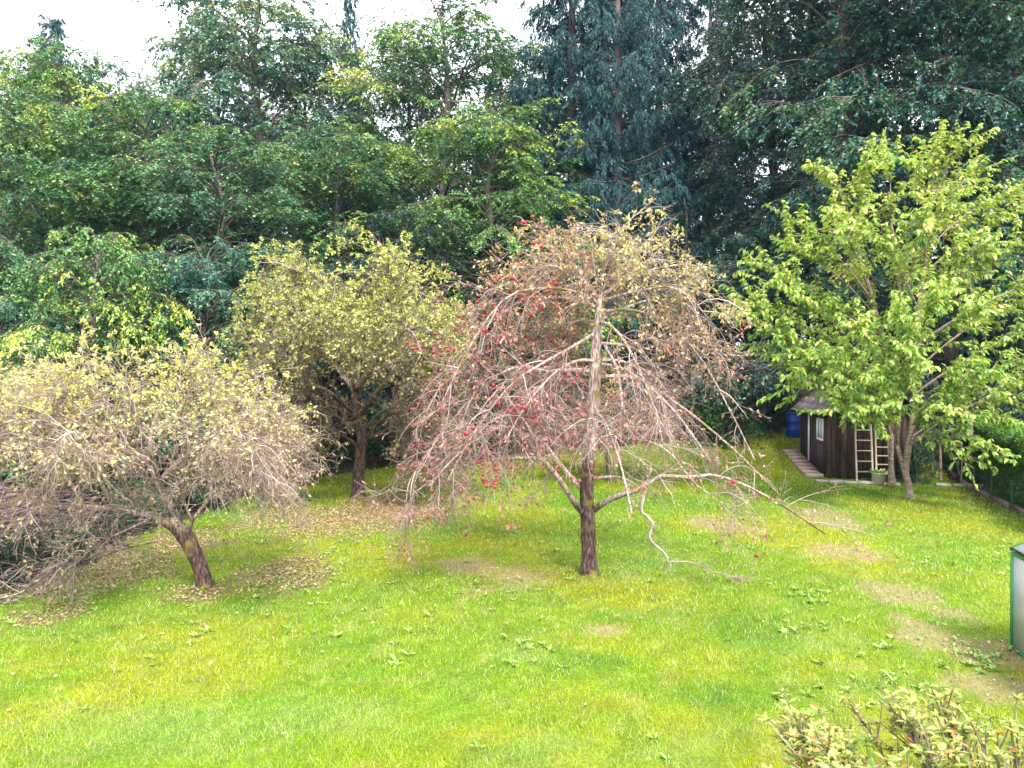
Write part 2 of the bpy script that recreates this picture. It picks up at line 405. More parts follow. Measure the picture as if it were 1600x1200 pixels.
# ------------------------------------------------------------------ the ground and the lawn
def grid_lines(parts):
    out = []
    for a, b, s in parts: out.append(np.arange(a, b, s))
    return np.concatenate(out)
def on_lawn(x, y):
    return (x > edge_left(y)) & (y < edge_far(x)) & (x < edge_right(y) - 0.05)
tan_spots = [(810, 905, 60, 22), (738, 886, 45, 12), (1330, 868, 40, 14), (1392, 930, 45, 14), (1480, 1005, 26, 40), (1555, 1070, 70, 22),
             (1590, 1030, 40, 30), (1290, 806, 45, 12), (1440, 1000, 26, 12), (1130, 820, 40, 10), (620, 800, 60, 14), (1490, 960, 30, 10), (950, 985, 30, 6)]
litter_spots = [(190, 880, 100, 30), (290, 850, 70, 22), (490, 812, 90, 22), (590, 795, 60, 26), (440, 900, 60, 30), (60, 965, 60, 18), (330, 925, 60, 14), (640, 800, 50, 18)]
moss_spots = [(960, 1000, 90, 24), (1095, 1040, 90, 26), (900, 1085, 90, 26), (330, 985, 120, 22), (60, 1035, 80, 24), (640, 960, 60, 16), (1420, 800, 120, 20), (1300, 850, 80, 16), (1000, 760, 90, 14)]
cool_spots = [(250, 1140, 200, 40), (520, 1110, 120, 26), (1390, 1080, 90, 26), (860, 1170, 120, 24), (1060, 1170, 70, 26), (1250, 1000, 80, 22), (1000, 880, 80, 20), (800, 1015, 40, 10)]
dark_spots = [(960, 780, 140, 20), (340, 800, 80, 14), (1150, 1090, 100, 22), (1180, 985, 80, 24), (700, 760, 100, 12), (940, 1030, 40, 10), (1380, 770, 110, 9), (420, 780, 60, 8), (1050, 740, 90, 10)]
def spot_w(spots, x, y, soft=0.55, seed=0.0):
    w = np.zeros_like(x)
    nz = (fbm(x * 1.1 + seed, y * 1.1 + seed, 5) - 0.5) * 3.4 + (fbm(x * 6 + seed, y * 6, 3) - .5) * 2.0
    for px, py, rx, ry in spots:
        c = GP(px, py); ex = GP(px + rx, py); ey = GP(px, py - ry)
        a = abs(ex[0] - c[0]) + 0.05; b = abs(ey[1] - c[1]) + 0.05
        dd = np.sqrt(((x - c[0]) / a) ** 2 + ((y - c[1]) / b) ** 2)
        w = np.maximum(w, sstep(1.25, 1.25 - soft, dd + nz * 0.5))
    return w
def lawn_col(x, y):
    n1 = fbm(x * 0.55, y * 0.4 + 9, 4)[:, None]; n2 = fbm(x * 2.1 + 31, y * 2.1, 4)[:, None]; n3 = fbm(x * 6 + 3, y * 6 + 8, 3)[:, None]; n4 = fbm(x * 13 + 3, y * 11 + 8, 2)[:, None]
    c = np.array([0.158, 0.285, 0.006]) * np.ones((len(x), 1))
    c = c + (np.array([0.265, 0.315, 0.008]) - c) * sstep(0.36, 0.64, n1) * 0.8
    c = c + (np.array([0.105, 0.245, 0.012]) - c) * sstep(0.52, 0.72, n2) * 0.5
    c = c + (np.array([0.32, 0.35, 0.09]) - c) * sstep(0.55, 0.8, n3) * 0.5
    c = c * (0.8 + 0.4 * n4)
    for spots, col, k, sd in ((cool_spots, (0.19, 0.33, 0.06), 0.4, 1), (dark_spots, (0.085, 0.215, 0.008), 0.7, 2), (moss_spots, (0.33, 0.34, 0.01), 0.32, 3)):
        c = c + (np.array(col) - c) * (spot_w(spots, x, y, 0.9, sd) * k)[:, None]
    return c * 1.2 * (0.85 + 0.3 * fbm(x * 9 + 40, y * 8, 3)[:, None])
def dry_w(x, y): return spot_w(tan_spots, x, y, 0.6, 11)
def litter_w(x, y): return spot_w(litter_spots, x, y, 0.7, 23)
TAN = np.array([0.36, 0.28, 0.15]); LIT = np.array([0.22, 0.145, 0.095])

def sheet(name, xs, ys, zoff, mat, keep=None, colfn=None):
    X, Y = np.meshgrid(xs, ys); x = X.ravel(); y = Y.ravel()
    mb = MB(); idx = np.arange(len(x)).reshape(X.shape)
    f = np.stack([idx[:-1, :-1], idx[:-1, 1:], idx[1:, 1:], idx[1:, :-1]], -1).reshape(-1, 4)
    if keep is not None:
        f = f[keep(x, y)[f].all(1)]
    z = G(x, y) + zoff(x, y)
    mb.add(np.stack([x, y, z], 1), f)
    o = mb.build(name, mat, smooth=True, colors=colfn(x, y) if colfn else None)
    return tag(o, kind='structure')
gx = grid_lines([(-420, -40, 20), (-40, -9, 1.0), (-9, 15, 0.4), (15, 40, 1.0), (40, 421, 20)])
gy = grid_lines([(-60, 2, 6), (2, 30, 0.4), (30, 60, 1.5), (60, 620, 30)])
sheet('forest_ground', gx, gy, lambda x, y: np.where(on_lawn(x - .3, y) & on_lawn(x + .3, y + .3) & (y > 2), -0.06, -0.012), M['forest_floor'])
lx = np.arange(-9, 15, 0.13); ly = np.arange(2.2, 29, 0.13)
def lawn_c(x, y):
    c = lawn_col(x, y) * np.array([0.56, 0.50, 0.5])
    w = dry_w(x, y)[:, None]; c = c + (TAN * 0.75 - c) * w * 0.55
    w = litter_w(x, y)[:, None]; c = c + (LIT - c) * w * 0.5
    return c
sheet('lawn', lx, ly, lambda x, y: 0.012 * (fbm(x * 3, y * 3) - 0.5), M['lawn'], keep=on_lawn, colfn=lawn_c)

def grass():
    rng = np.random.default_rng(5)
    mb = MB(); cols = []
    zones = [(3.0, 6.6, 3600, 0.040, 0.0050), (6.6, 9.5, 2400, 0.040, 0.0062), (9.5, 13.5, 1150, 0.042, 0.0095), (13.5, 19, 520, 0.046, 0.014), (19, 29, 240, 0.05, 0.02)]
    for y0, y1, dens, L, W in zones:
        x0, x1 = max(-0.73 * y1 - .3, -7.5), min(0.73 * y1 + .3, 14)
        n = int((x1 - x0) * (y1 - y0) * dens)
        x = rng.uniform(x0, x1, n); y = rng.uniform(y0, y1, n)
        k = on_lawn(x, y) & (np.abs(x) < 0.715 * y + 0.2)
        x, y = x[k], y[k]
        dw = dry_w(x, y); lw = litter_w(x, y)
        k = rng.random(len(x)) > np.maximum(dw * 0.2, lw * 0.35)
        x, y, dw, lw = x[k], y[k], dw[k], lw[k]
        n = len(x)
        c = lawn_col(x, y) * rng.uniform(0.5, 1.5, (n, 1))
        dry = (rng.random(n) < 0.10 + 0.72 * dw)[:, None]
        c = np.where(dry, np.array([0.40, 0.32, 0.18]) * rng.uniform(0.6, 1.25, (n, 1)), c)
        pale = (rng.random(n) < 0.13)[:, None]
        c = np.where(pale & ~dry, np.array([0.40, 0.50, 0.20]), c)
        tuft = fbm(x * 2.6 + 50, y * 2.6, 3)
        h = L * rng.uniform(0.4, 1.4, n) * (0.35 + 1.3 * tuft)
        for (bx_, by_) in ((1.17, 11.2), (-4.35, 10.5), (-3.75, 18.1), (9.6, 17.9)):
            h = h * (1 + 1.3 * np.exp(-(np.hypot(x - bx_, y - by_) / .3) ** 2))
        az = rng.uniform(0, 2 * np.pi, n)
        lean = rng.uniform(0.25, 1.15, n)
        d = np.stack([np.cos(az) * lean, np.sin(az) * lean, np.ones(n)], 1)
        s = rng.normal(0, 1, (n, 3)) * np.array([1, 1, 0.1])
        pos = np.stack([x, y, G(x, y) - 0.004], 1)
        mb.blades(pos, d, s, h * 1.25, W * rng.uniform(0.7, 1.4, n), 0.5)
        cols.append(c)
    o = mb.build('grass', M['blade'], colors=np.vstack(cols))
    tag(o, 'short bright yellow green grass covering the whole garden lawn', 'grass', kind='stuff')
grass()

def litter():
    rng = np.random.default_rng(9); mb = MB()
    n = 300000
    x = rng.uniform(-7.2, 12, n); y = rng.uniform(5, 25, n)
    w = litter_w(x, y) * 0.65 + dry_w(x, y) * 0.05
    d1 = np.hypot(x + 4.5, y - 10.8); d2 = np.hypot(x + 3.8, y - 16.5); d3 = np.hypot(x - 1.1, y - 11)
    w = w + 0.03 * np.exp(-(d1 / 2.6) ** 2) + 0.025 * np.exp(-(d2 / 3) ** 2) + 0.02 * np.exp(-(d3 / 3.2) ** 2) * .4 + 0.0010
    k = on_lawn(x, y) & (rng.random(n) < w); x, y = x[k], y[k]; n = len(x)
    az = rng.uniform(0, 6.28, n)
    d = np.stack([np.cos(az), np.sin(az), rng.normal(0, 0.25, n)], 1)
    nor = nrm(np.stack([rng.normal(0, .4, n), rng.normal(0, .4, n), np.ones(n)], 1))
    z = G(x, y) + rng.uniform(0.012, 0.04, n)
    mb.leaves(np.stack([x, y, z], 1), d, nor, rng.uniform(0.03, 0.055, n), rng.uniform(0.02, 0.036, n), np.clip(rng.normal(0.5, .3, n), 0, 1), fold=0.25)
    tag(mb.build('fallen_leaves', M['litter']), 'brown and yellow fallen leaves scattered under the apple trees', 'leaves', kind='stuff')
litter()

# ------------------------------------------------------------------ forest tree prototypes (mesh data shared by the trees)
def beech_proto(seed, H=16.0, R=3.9, limbs=84, sec=20, ter=7, nl=10, clear=0.05, leafL=0.098):
    rng = np.random.default_rng(seed)
    tr = catmull([[0, 0, -0.5]] + [[rng.normal(0, .12), rng.normal(0, .12), H * t] for t in (0, .2, .4, .6, .8, .97)], 16)
    wood = MB()
    r0 = 0.017 * H
    rad = r0 * (1 - np.linspace(0, 1, 16)) ** 0.8 + 0.02
    wood.tubes(tr[None], rad[None], 9, rough=0.04, rng=rng)
    t = np.sort(clear + (1 - clear - 0.03) * ((np.arange(limbs) + rng.random(limbs)) / limbs) ** 0.8)
    zi = t * H
    base = np.stack([np.interp(zi, tr[:, 2], tr[:, k]) for k in range(3)], 1)
    az = np.arange(limbs) * 2.39996 + rng.normal(0, .35, limbs)
    env = R * np.minimum(1, 0.78 + 0.9 * t) * np.sqrt(np.clip(1 - (np.clip(t - 0.3, 0, 1) / 0.74) ** 2, 0.03, 1)) * rng.uniform(0.7, 1.18, limbs)
    el = np.radians(18 + 48 * t) + rng.normal(0, .12, limbs)
    d = np.stack([np.cos(az) * np.cos(el), np.sin(az) * np.cos(el), np.sin(el)], 1)
    K1 = 10
    lim = curves(base, d, env * 1.12, K1, rng, bend=-(0.75 + 0.75 * t), wig=0.11)
    wood.tubes(lim, taper(np.clip(env * 0.013, .015, .1), 0.006, K1), 5)
    n2 = limbs * sec
    p, d2, i2, t2 = spawn(lim, n2, rng, 0.25, 1.0, 0.85, 0.25, flat=0.6, up=0.05)
    L2 = env[i2] * 0.40 * (1 - 0.62 * t2) + rng.uniform(0.25, 0.75, n2)
    s2 = curves(p, d2, L2, 6, rng, bend=-1.0, wig=0.1)
    wood.tubes(s2, taper(np.full(n2, 0.010), 0.003, 6), 3)
    n3 = n2 * ter
    p, d3, i3, t3 = spawn(s2, n3, rng, 0.05, 1.0, 0.8, 0.2, flat=0.8)
    s3 = curves(p, d3, rng.uniform(0.16, 0.45, n3), 4, rng, bend=-0.9, wig=0.1)
    n4 = n3 * nl
    p, d4, i4, t4 = spawn(s3, n4, rng, 0.05, 1.0, 0.75, 0.3, flat=0.85, weight=np.ones(n3))
    d4 = d4 + rng.normal(0, .25, (n4, 3)) - UP * 0.22
    nor = nrm(UP + rng.normal(0, .48, (n4, 3)))
    sprayt = rng.normal(0, 0.16, limbs)[i2][i3][i4]      # whole sprays differ in hue
    tint = np.clip(0.26 + 0.30 * (t2 ** 2)[i3][i4] + sprayt + rng.normal(0, .16, n4) + 0.18 * (p[:, 2] / H - 0.5), 0, 1)
    lf = MB()
    lf.leaves(p, d4, nor, rng.uniform(0.6, 1.4, n4) * leafL, rng.uniform(0.7, 1.25, n4) * leafL * 0.6, tint)
    return dict(trunk=wood.mesh('beech_trunk', M['forest_bark']), crown=lf.mesh('beech_crown', M['beech']), H=H, R=R)

def spruce_proto(seed, H=20.0, R=2.8, levels=48, per=8, clear=0.10, sec=22, ter=4, nn=6):
    rng = np.random.default_rng(seed)
    wood = MB(); tr = np.stack([rng.normal(0, .02, 14), rng.normal(0, .02, 14), np.linspace(-0.5, H, 14)], 1)
    wood.tubes(tr[None], (0.012 * H * (1 - np.linspace(0, 1, 14)) + 0.012)[None], 9, rough=0.03, rng=rng)
    n = levels * per
    t = clear + (0.985 - clear) * (np.repeat(np.arange(levels), per) + rng.uniform(0, .6, n)) / levels
    az = rng.uniform(0, 2 * np.pi, n)
    L = R * (1.04 - t) ** 0.8 * rng.uniform(0.55, 1.15, n) + 0.12
    el = np.radians(-12 + 45 * t ** 2) + rng.normal(0, .12, n)
    d = np.stack([np.cos(az) * np.cos(el), np.sin(az) * np.cos(el), np.sin(el)], 1)
    base = np.stack([np.zeros(n), np.zeros(n), t * H], 1)
    br = curves(base, d, L, 8, rng, bend=0.6, wig=0.05)
    wood.tubes(br, taper(np.clip(L * 0.011, .008, .05), 0.004, 8), 4)
    n2 = n * sec
    p, d2, i2, t2 = spawn(br, n2, rng, 0.14, 1.0, 0.95, 0.2, flat=0.8)
    s2 = curves(p, d2, (0.22 + 0.30 * L[i2] * (1 - 0.6 * t2)) * rng.uniform(.5, 1.1, n2), 5, rng, bend=-1.25, wig=0.07)
    n3 = n2 * ter
    p, d3, i3, t3 = spawn(s2, n3, rng, 0.1, 1.0, 0.55, 0.2, flat=0.4, weight=np.ones(n2))
    s3 = curves(p, d3 - UP * 0.35, rng.uniform(0.10, 0.26, n3), 3, rng, bend=-0.7, wig=0.08)
    n4 = n3 * nn
    p, d4, i4, t4 = spawn(s3, n4, rng, 0, 1.0, 0.5, 0.2, weight=np.ones(n3))
    lf = MB(); tint = np.clip(0.4 + rng.normal(0, .16, n)[i2][i3][i4] + rng.normal(0, .15, n4), 0, 1)
    lf.blades(p, d4, rng.normal(0, 1, (n4, 3)), rng.uniform(0.08, 0.16, n4), 0.042, tint)
    return dict(trunk=wood.mesh('spruce_trunk', M['forest_bark']), crown=lf.mesh('spruce_crown', M['spruce']), H=H, R=R)

BE = [beech_proto(101), beech_proto(102, H=15, R=4.0, limbs=74), beech_proto(103, H=17, R=3.9, limbs=70, clear=0.2, leafL=0.09)]
BE_S = [beech_proto(111, H=8, R=3.2, limbs=48, sec=20, ter=7, nl=9, clear=0.02)]
SP = [spruce_proto(201), spruce_proto(202, levels=34, R=3.3), spruce_proto(203, levels=26, per=5, R=2.4, sec=12)]

def ftree(name, proto, px, depth, top, rpx, label, cat='tree', color=(1, 1, 1), rot=0.0, group=None):
    x = (px - 800) / FPX * depth; g = float(G(x, depth))
    H = CAM_Z + depth * (585 - top) / FPX - g
    R = rpx * 1.28 / FPX * depth
    root = empty(name, (x, depth, g), label, cat, group)
    sc = (R / proto['R'], R / proto['R'], H / proto['H'])
    child('trunk', proto['trunk'], root, rot=(0, 0, rot), scale=sc)
    child('crown', proto['crown'], root, rot=(0, 0, rot), scale=sc, color=color)
    return root

GRP = 'trees along the forest edge'
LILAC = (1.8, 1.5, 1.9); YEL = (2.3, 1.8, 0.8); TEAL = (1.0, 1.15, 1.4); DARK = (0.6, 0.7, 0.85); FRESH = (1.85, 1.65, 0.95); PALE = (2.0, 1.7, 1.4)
forest = [
    ('beech_tree', BE[0], 110, 28, 82, 125, 'pale green broadleaf tree below the conifer tip at far left', FRESH, 0.3),
    ('beech_tree', BE[1], -30, 24, 150, 150, 'broadleaf tree cut by the left picture edge', (1.6, 1.45, 1.0), 1.1),
    ('spruce_tree', SP[0], 85, 34, 20, 75, 'teal conifer whose tip rises alone at far left', (1.9, 1.9, 2.0), 0.0),
    ('beech_tree', BE[0], 235, 26, 165, 150, 'green broadleaf tree right of the pale far left one', FRESH, 2.4),
    ('beech_tree', BE[2], 415, 32, -22, 175, 'tall grey lilac broadleaf tree left of the narrow spruce tip', LILAC, 0.8),
    ('spruce_tree', SP[1], 549, 34, -14, 62, 'narrow spruce tip between the two tallest broadleaf trees', (1.4, 1.5, 1.7), 1.5),
    ('beech_tree', BE[1], 340, 25, 225, 160, 'dense green broadleaf tree in front of the grey lilac one', (1.5, 1.4, 1.2), 3.3),
    ('beech_tree', BE[0], 525, 26, 205, 140, 'dense broadleaf tree below the narrow spruce tip', (1.6, 1.45, 1.05), 4.6),
    ('beech_tree', BE[2], 700, 31, -2, 160, 'airy yellowish broadleaf tree with sky showing through, left of spruces', PALE, 5.2),
    ('beech_tree', BE[1], 775, 26, 185, 135, 'bright yellow green broadleaf tree just left of the spruces', YEL, 0.4),
    ('beech_tree', BE[0], 640, 24, 335, 125, 'dark broadleaf tree behind the gap between the two larger apple trees', DARK, 1.9),
    ('young_beech_tree', BE_S[0], 150, 19, 390, 120, 'yellow green young tree above the left apple tree', YEL, 0.7),
    ('young_beech_tree', BE_S[0], 320, 21, 395, 120, 'dark bluish young tree right of the yellow green young tree', TEAL, 2.2),
    ('young_beech_tree', BE_S[0], 0, 18, 470, 110, 'dark young tree at the left edge behind the left apple tree', (1.1, 1.2, 1.0), 3.9),
    ('young_beech_tree', BE_S[0], 490, 24, 440, 110, 'dark young tree hidden behind the middle apple tree', DARK, 5.0),
    ('young_beech_tree', BE_S[0], 815, 25, 430, 110, 'dark young tree behind the crown of the red fruited apple tree', DARK, 1.3),
    ('spruce_tree', SP[0], 893, 29, -420, 105, 'tall blue green spruce, leftmost of the spruce clump', (1.2, 1.3, 1.5), 0.2),
    ('spruce_tree', SP[1], 965, 28, -460, 112, 'tall blue green spruce with bare lower trunk in the clump middle', (1.25, 1.35, 1.5), 2.0),
    ('spruce_tree', SP[0], 1028, 31, -380, 92, 'tall dark spruce, rightmost of the spruce clump', (1.0, 1.15, 1.5), 3.7),
    ('spruce_tree', SP[2], 1108, 34, -170, 70, 'thin sparse spruce against bright sky right of the spruce clump', (0.8, 0.9, 1.4), 1.0),
    ('young_spruce_tree', SP[2], 1070, 27, 310, 90, 'small dark spruce below the spruce clump', (0.9, 1.0, 1.1), 4.0),
    ('beech_tree', BE[2], 1205, 29, -70, 135, 'tall drooping broadleaf tree right of the sparse spruce', (0.75, 0.85, 1.15), 0.1),
    ('beech_tree', BE[0], 1320, 26, -170, 190, 'big dark broadleaf tree above the shed roof', (0.62, 0.76, 0.95), 2.9),
    ('beech_tree', BE[1], 1475, 25, -220, 190, 'big dark broadleaf tree behind the top of the cherry tree', (0.72, 0.86, 0.95), 5.5),
    ('beech_tree', BE[0], 1625, 24, -220, 170, 'big dark broadleaf tree cut by the right picture edge', (0.65, 0.8, 0.9), 4.1),
    ('beech_tree', BE[1], 20, 31, 95, 110, 'distant pale broadleaf tree in the top left corner', FRESH, 0.9),
    ('beech_tree', BE[0], 195, 32, 112, 100, 'distant grey green broadleaf tree in the dip of the left skyline', LILAC, 1.6),
    ('beech_tree', BE[1], 345, 33, 45, 95, 'tall grey green broadleaf tree on the left flank of the grey lilac one', LILAC, 2.7),
    ('beech_tree', BE[0], 480, 34, 50, 90, 'tall grey green broadleaf tree touching the narrow spruce tip from the left', LILAC, 3.6),
    ('beech_tree', BE[1], 632, 34, 75, 90, 'distant yellowish broadleaf tree touching the narrow spruce tip from the right', PALE, 4.4),
    ('beech_tree', BE[0], 800, 34, 70, 85, 'distant yellowish broadleaf tree touching the spruce clump', PALE, 5.9),
    ('spruce_tree', SP[1], 1590, 29, -220, 120, 'dark spruce in the top right corner', (0.9, 1.0, 1.15), 0.9),
]
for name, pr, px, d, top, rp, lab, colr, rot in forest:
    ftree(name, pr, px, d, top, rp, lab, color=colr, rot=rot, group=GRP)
rngf = np.random.default_rng(42)
for k, px in enumerate(range(-190, 1800, 95)):
    top = 135 if px < 860 else -40
    if 600 < px < 780: top = 225
    if 1040 < px < 1130: top = 120
    pr = [SP[0], BE[2], SP[1], BE[0]][k % 4]
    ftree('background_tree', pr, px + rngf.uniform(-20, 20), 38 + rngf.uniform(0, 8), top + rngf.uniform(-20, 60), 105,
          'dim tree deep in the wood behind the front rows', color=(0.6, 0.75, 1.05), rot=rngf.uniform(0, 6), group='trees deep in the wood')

# ------------------------------------------------------------------ shrubs
def shrub_proto(seed, H=1.5, R=1.0, n1=60, leafL=0.09, mat='shrub', nl=9):
    rng = np.random.default_rng(seed)
    az = rng.uniform(0, 6.28, n1); el = rng.uniform(0.15, 1.5, n1)
    d = np.stack([np.cos(az) * np.cos(el), np.sin(az) * np.cos(el), np.sin(el)], 1)
    L = rng.uniform(0.7, 1.1, n1) * (R * np.cos(el) ** 2 + H * np.sin(el) ** 2)
    st = np.stack([rng.normal(0, R * .15, n1), rng.normal(0, R * .15, n1), np.full(n1, -0.03)], 1)
    s1 = curves(st, d, L, 7, rng, bend=-0.3, wig=0.1)
    w = MB(); w.tubes(s1, taper(np.full(n1, 0.012), 0.004, 7), 4)
    n2 = n1 * 8
    p, d2, i, t = spawn(s1, n2, rng, 0.25, 1, 0.8, .3)
    s2 = curves(p, d2, rng.uniform(.15, .4, n2), 4, rng, bend=-0.3, wig=.1)
    n3 = n2 * nl
    p, d3, i, t = spawn(s2, n3, rng, 0, 1, 0.9, .3, weight=np.ones(n2))
    lf = MB(); lf.leaves(p, d3 - UP * .2, nrm(UP + rng.normal(0, .5, (n3, 3))), rng.uniform(.7, 1.2, n3) * leafL, rng.uniform(.7, 1.2, n3) * leafL * .55, np.clip(rng.normal(.45, .25, n3), 0, 1))
    return dict(stems=w.mesh('shrub_stems', M['brush']), foliage=lf.mesh('shrub_foliage', M[mat]), H=H, R=R)
SHR = [shrub_proto(301), shrub_proto(302, n1=50)]
def shrub(px, depth, H, R, label, color=(1, 1, 1), rot=0, k=0, group='shrubs along the lawn edge', name='shrub'):
    x = (px - 800) / FPX * depth; g = float(G(x, depth)); pr = SHR[k]
    root = empty(name, (x, depth, g), label, 'shrub', group)
    sc = (R / pr['R'], R / pr['R'], H / pr['H'])
    child('stems', pr['stems'], root, rot=(0, 0, rot), scale=sc)
    child('foliage', pr['foliage'], root, rot=(0, 0, rot), scale=sc, color=color)
shrubs = [
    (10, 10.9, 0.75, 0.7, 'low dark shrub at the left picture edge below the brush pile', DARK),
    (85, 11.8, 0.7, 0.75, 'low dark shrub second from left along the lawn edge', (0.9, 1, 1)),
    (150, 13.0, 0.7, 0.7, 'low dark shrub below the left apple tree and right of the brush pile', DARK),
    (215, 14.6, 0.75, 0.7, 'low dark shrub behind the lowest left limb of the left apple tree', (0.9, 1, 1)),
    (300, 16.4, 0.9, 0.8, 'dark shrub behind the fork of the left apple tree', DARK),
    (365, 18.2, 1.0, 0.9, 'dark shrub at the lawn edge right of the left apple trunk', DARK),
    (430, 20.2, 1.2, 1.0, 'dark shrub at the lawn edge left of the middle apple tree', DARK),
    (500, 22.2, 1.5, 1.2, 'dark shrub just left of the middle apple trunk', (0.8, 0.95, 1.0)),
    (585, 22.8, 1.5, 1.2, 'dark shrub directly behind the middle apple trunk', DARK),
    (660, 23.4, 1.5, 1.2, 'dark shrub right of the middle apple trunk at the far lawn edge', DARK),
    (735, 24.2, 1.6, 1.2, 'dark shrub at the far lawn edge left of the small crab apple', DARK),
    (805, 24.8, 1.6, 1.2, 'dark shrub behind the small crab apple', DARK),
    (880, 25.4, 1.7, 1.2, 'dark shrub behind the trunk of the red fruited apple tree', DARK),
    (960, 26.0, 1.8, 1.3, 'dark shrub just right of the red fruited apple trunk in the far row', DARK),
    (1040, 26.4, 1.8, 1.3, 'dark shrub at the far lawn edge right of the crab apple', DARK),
    (1122, 25.0, 2.9, 1.35, 'tall round green shrub behind the right side of the red fruited apple tree', (1.5, 1.5, 1.2)),
    (1205, 27.6, 1.5, 1.1, 'dark shrub beside the blue drum', (0.9, 1, 1)),
    (1436, 20.15, 1.9, 0.5, 'bluish green leafy shrub between the shed and the leaning poles', (1.1, 1.3, 1.5)),
    (1385, 20.2, 0.35, 0.35, 'small green plant beside the white pot', (1.4, 1.4, 1)),
    (1345, 20.95, 0.16, 0.3, 'tiny green plant at the feet of the ladders', (1.4, 1.4, 1)),
]
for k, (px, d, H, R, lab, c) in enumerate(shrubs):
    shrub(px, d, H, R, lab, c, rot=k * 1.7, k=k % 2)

# ------------------------------------------------------------------ apple trees
def bezier_limb(a, b, lift, K=14):
    a = np.asarray(a, float); b = np.asarray(b, float)
    m1 = a + (b - a) * 0.35 + UP * lift; m2 = a + (b - a) * 0.75 + UP * lift * 0.7
    t = np.linspace(0, 1, K)[:, None]
    return (1 - t) ** 3 * a + 3 * (1 - t) ** 2 * t * m1 + 3 * (1 - t) * t * t * m2 + t ** 3 * b
def dress(rng, lim, r0, n2, n3, n4, nleaf, L2, L3, L4, b2, leaf_fn, tintb, leafL=0.05, rt=(0.0065, 0.0036, 0.0024), up2=0.25, tmin=0.22, weight=None, zmin=None, cull=None):
    """secondary branches, twigs and spurs on the main limbs; returns twig builder, leaf builder, twig curves"""
    tw = MB(); lf = MB()
    p, d, i, t = spawn(lim, n2, rng, tmin, 1.0, 0.85, 0.3, up=up2, weight=weight)
    s2 = curves(p, d, rng.uniform(*L2, n2), 7, rng, bend=rng.uniform(b2[0], b2[1], n2), wig=0.13)
    if zmin is not None: s2[:, :, 2] = np.maximum(s2[:, :, 2], zmin(s2[:, :, 0], s2[:, :, 1]))
    if cull is not None: s2 = s2[~cull(s2)]; n2 = len(s2)
    tw.tubes(s2, taper(np.full(n2, rt[0]) * rng.uniform(.7, 1.6, n2), rt[2], 7), 4, attr=np.clip(rng.normal(.6, .2, n2), 0, 1))
    p, d, i, t = spawn(s2, n3, rng, 0.1, 1.0, 0.85, 0.3)
    s3 = curves(p, d, rng.uniform(*L3, n3), 4, rng, bend=rng.uniform(-1.1, 0.25, n3), wig=0.18)
    if zmin is not None: s3[:, :, 2] = np.maximum(s3[:, :, 2], zmin(s3[:, :, 0], s3[:, :, 1]))
    if cull is not None: s3 = s3[~cull(s3)]; n3 = len(s3)
    tw.tubes(s3, taper(np.full(n3, rt[1]), rt[2] * .8, 4), 3, attr=np.clip(rng.normal(.5, .25, n3), 0, 1))
    p, d, i, t = spawn(s3, n4, rng, 0.1, 1.0, 0.9, 0.35)
    s4 = curves(p, d, rng.uniform(*L4, n4), 2, rng, bend=-0.3, wig=0.15)
    tw.tubes(s4, taper(np.full(n4, rt[2]), rt[2] * .6, 2), 3, attr=np.clip(rng.normal(.5, .25, n4), 0, 1))
    p, d, i, t = spawn(s4, nleaf, rng, 0.2, 1.0, 0.8, 0.35, weight=rng.random(n4) ** 3 + .02)
    keep = rng.random(nleaf) < leaf_fn(p)
    p, d = p[keep], d[keep]; n = len(p)
    lf.leaves(p, d + rng.normal(0, .3, (n, 3)) - UP * 0.1, nrm(UP * 0.8 + rng.normal(0, .6, (n, 3))), rng.uniform(.5, 1.35, n) * leafL, rng.uniform(.6, 1.2, n) * leafL * .55,
              np.clip(tintb(p) + rng.normal(0, .2, n), 0, 1), fold=0.22)
    return tw, lf, s3
def limbs_px(lst, y0, K=14):
    out = []; rad = []
    for pts, r in lst:
        out.append(catmull([P(a[0], a[1], y0 + (a[2] if len(a) > 2 else 0)) for a in pts], K)); rad.append(r)
    return out, rad
def trunk_px(lst, y0, n=26):
    pts = catmull([P(a[0], a[1], y0 + a[3] if len(a) > 3 else y0) for a in lst], n)
    w = np.interp(np.linspace(0, 1, n), np.linspace(0, 1, len(lst)), [a[2] for a in lst]) / 2 / FPX * y0
    w[0] *= 1.45; w[1] *= 1.18
    return pts, w
def z_over(c): return lambda x, y: G(x, y) + c

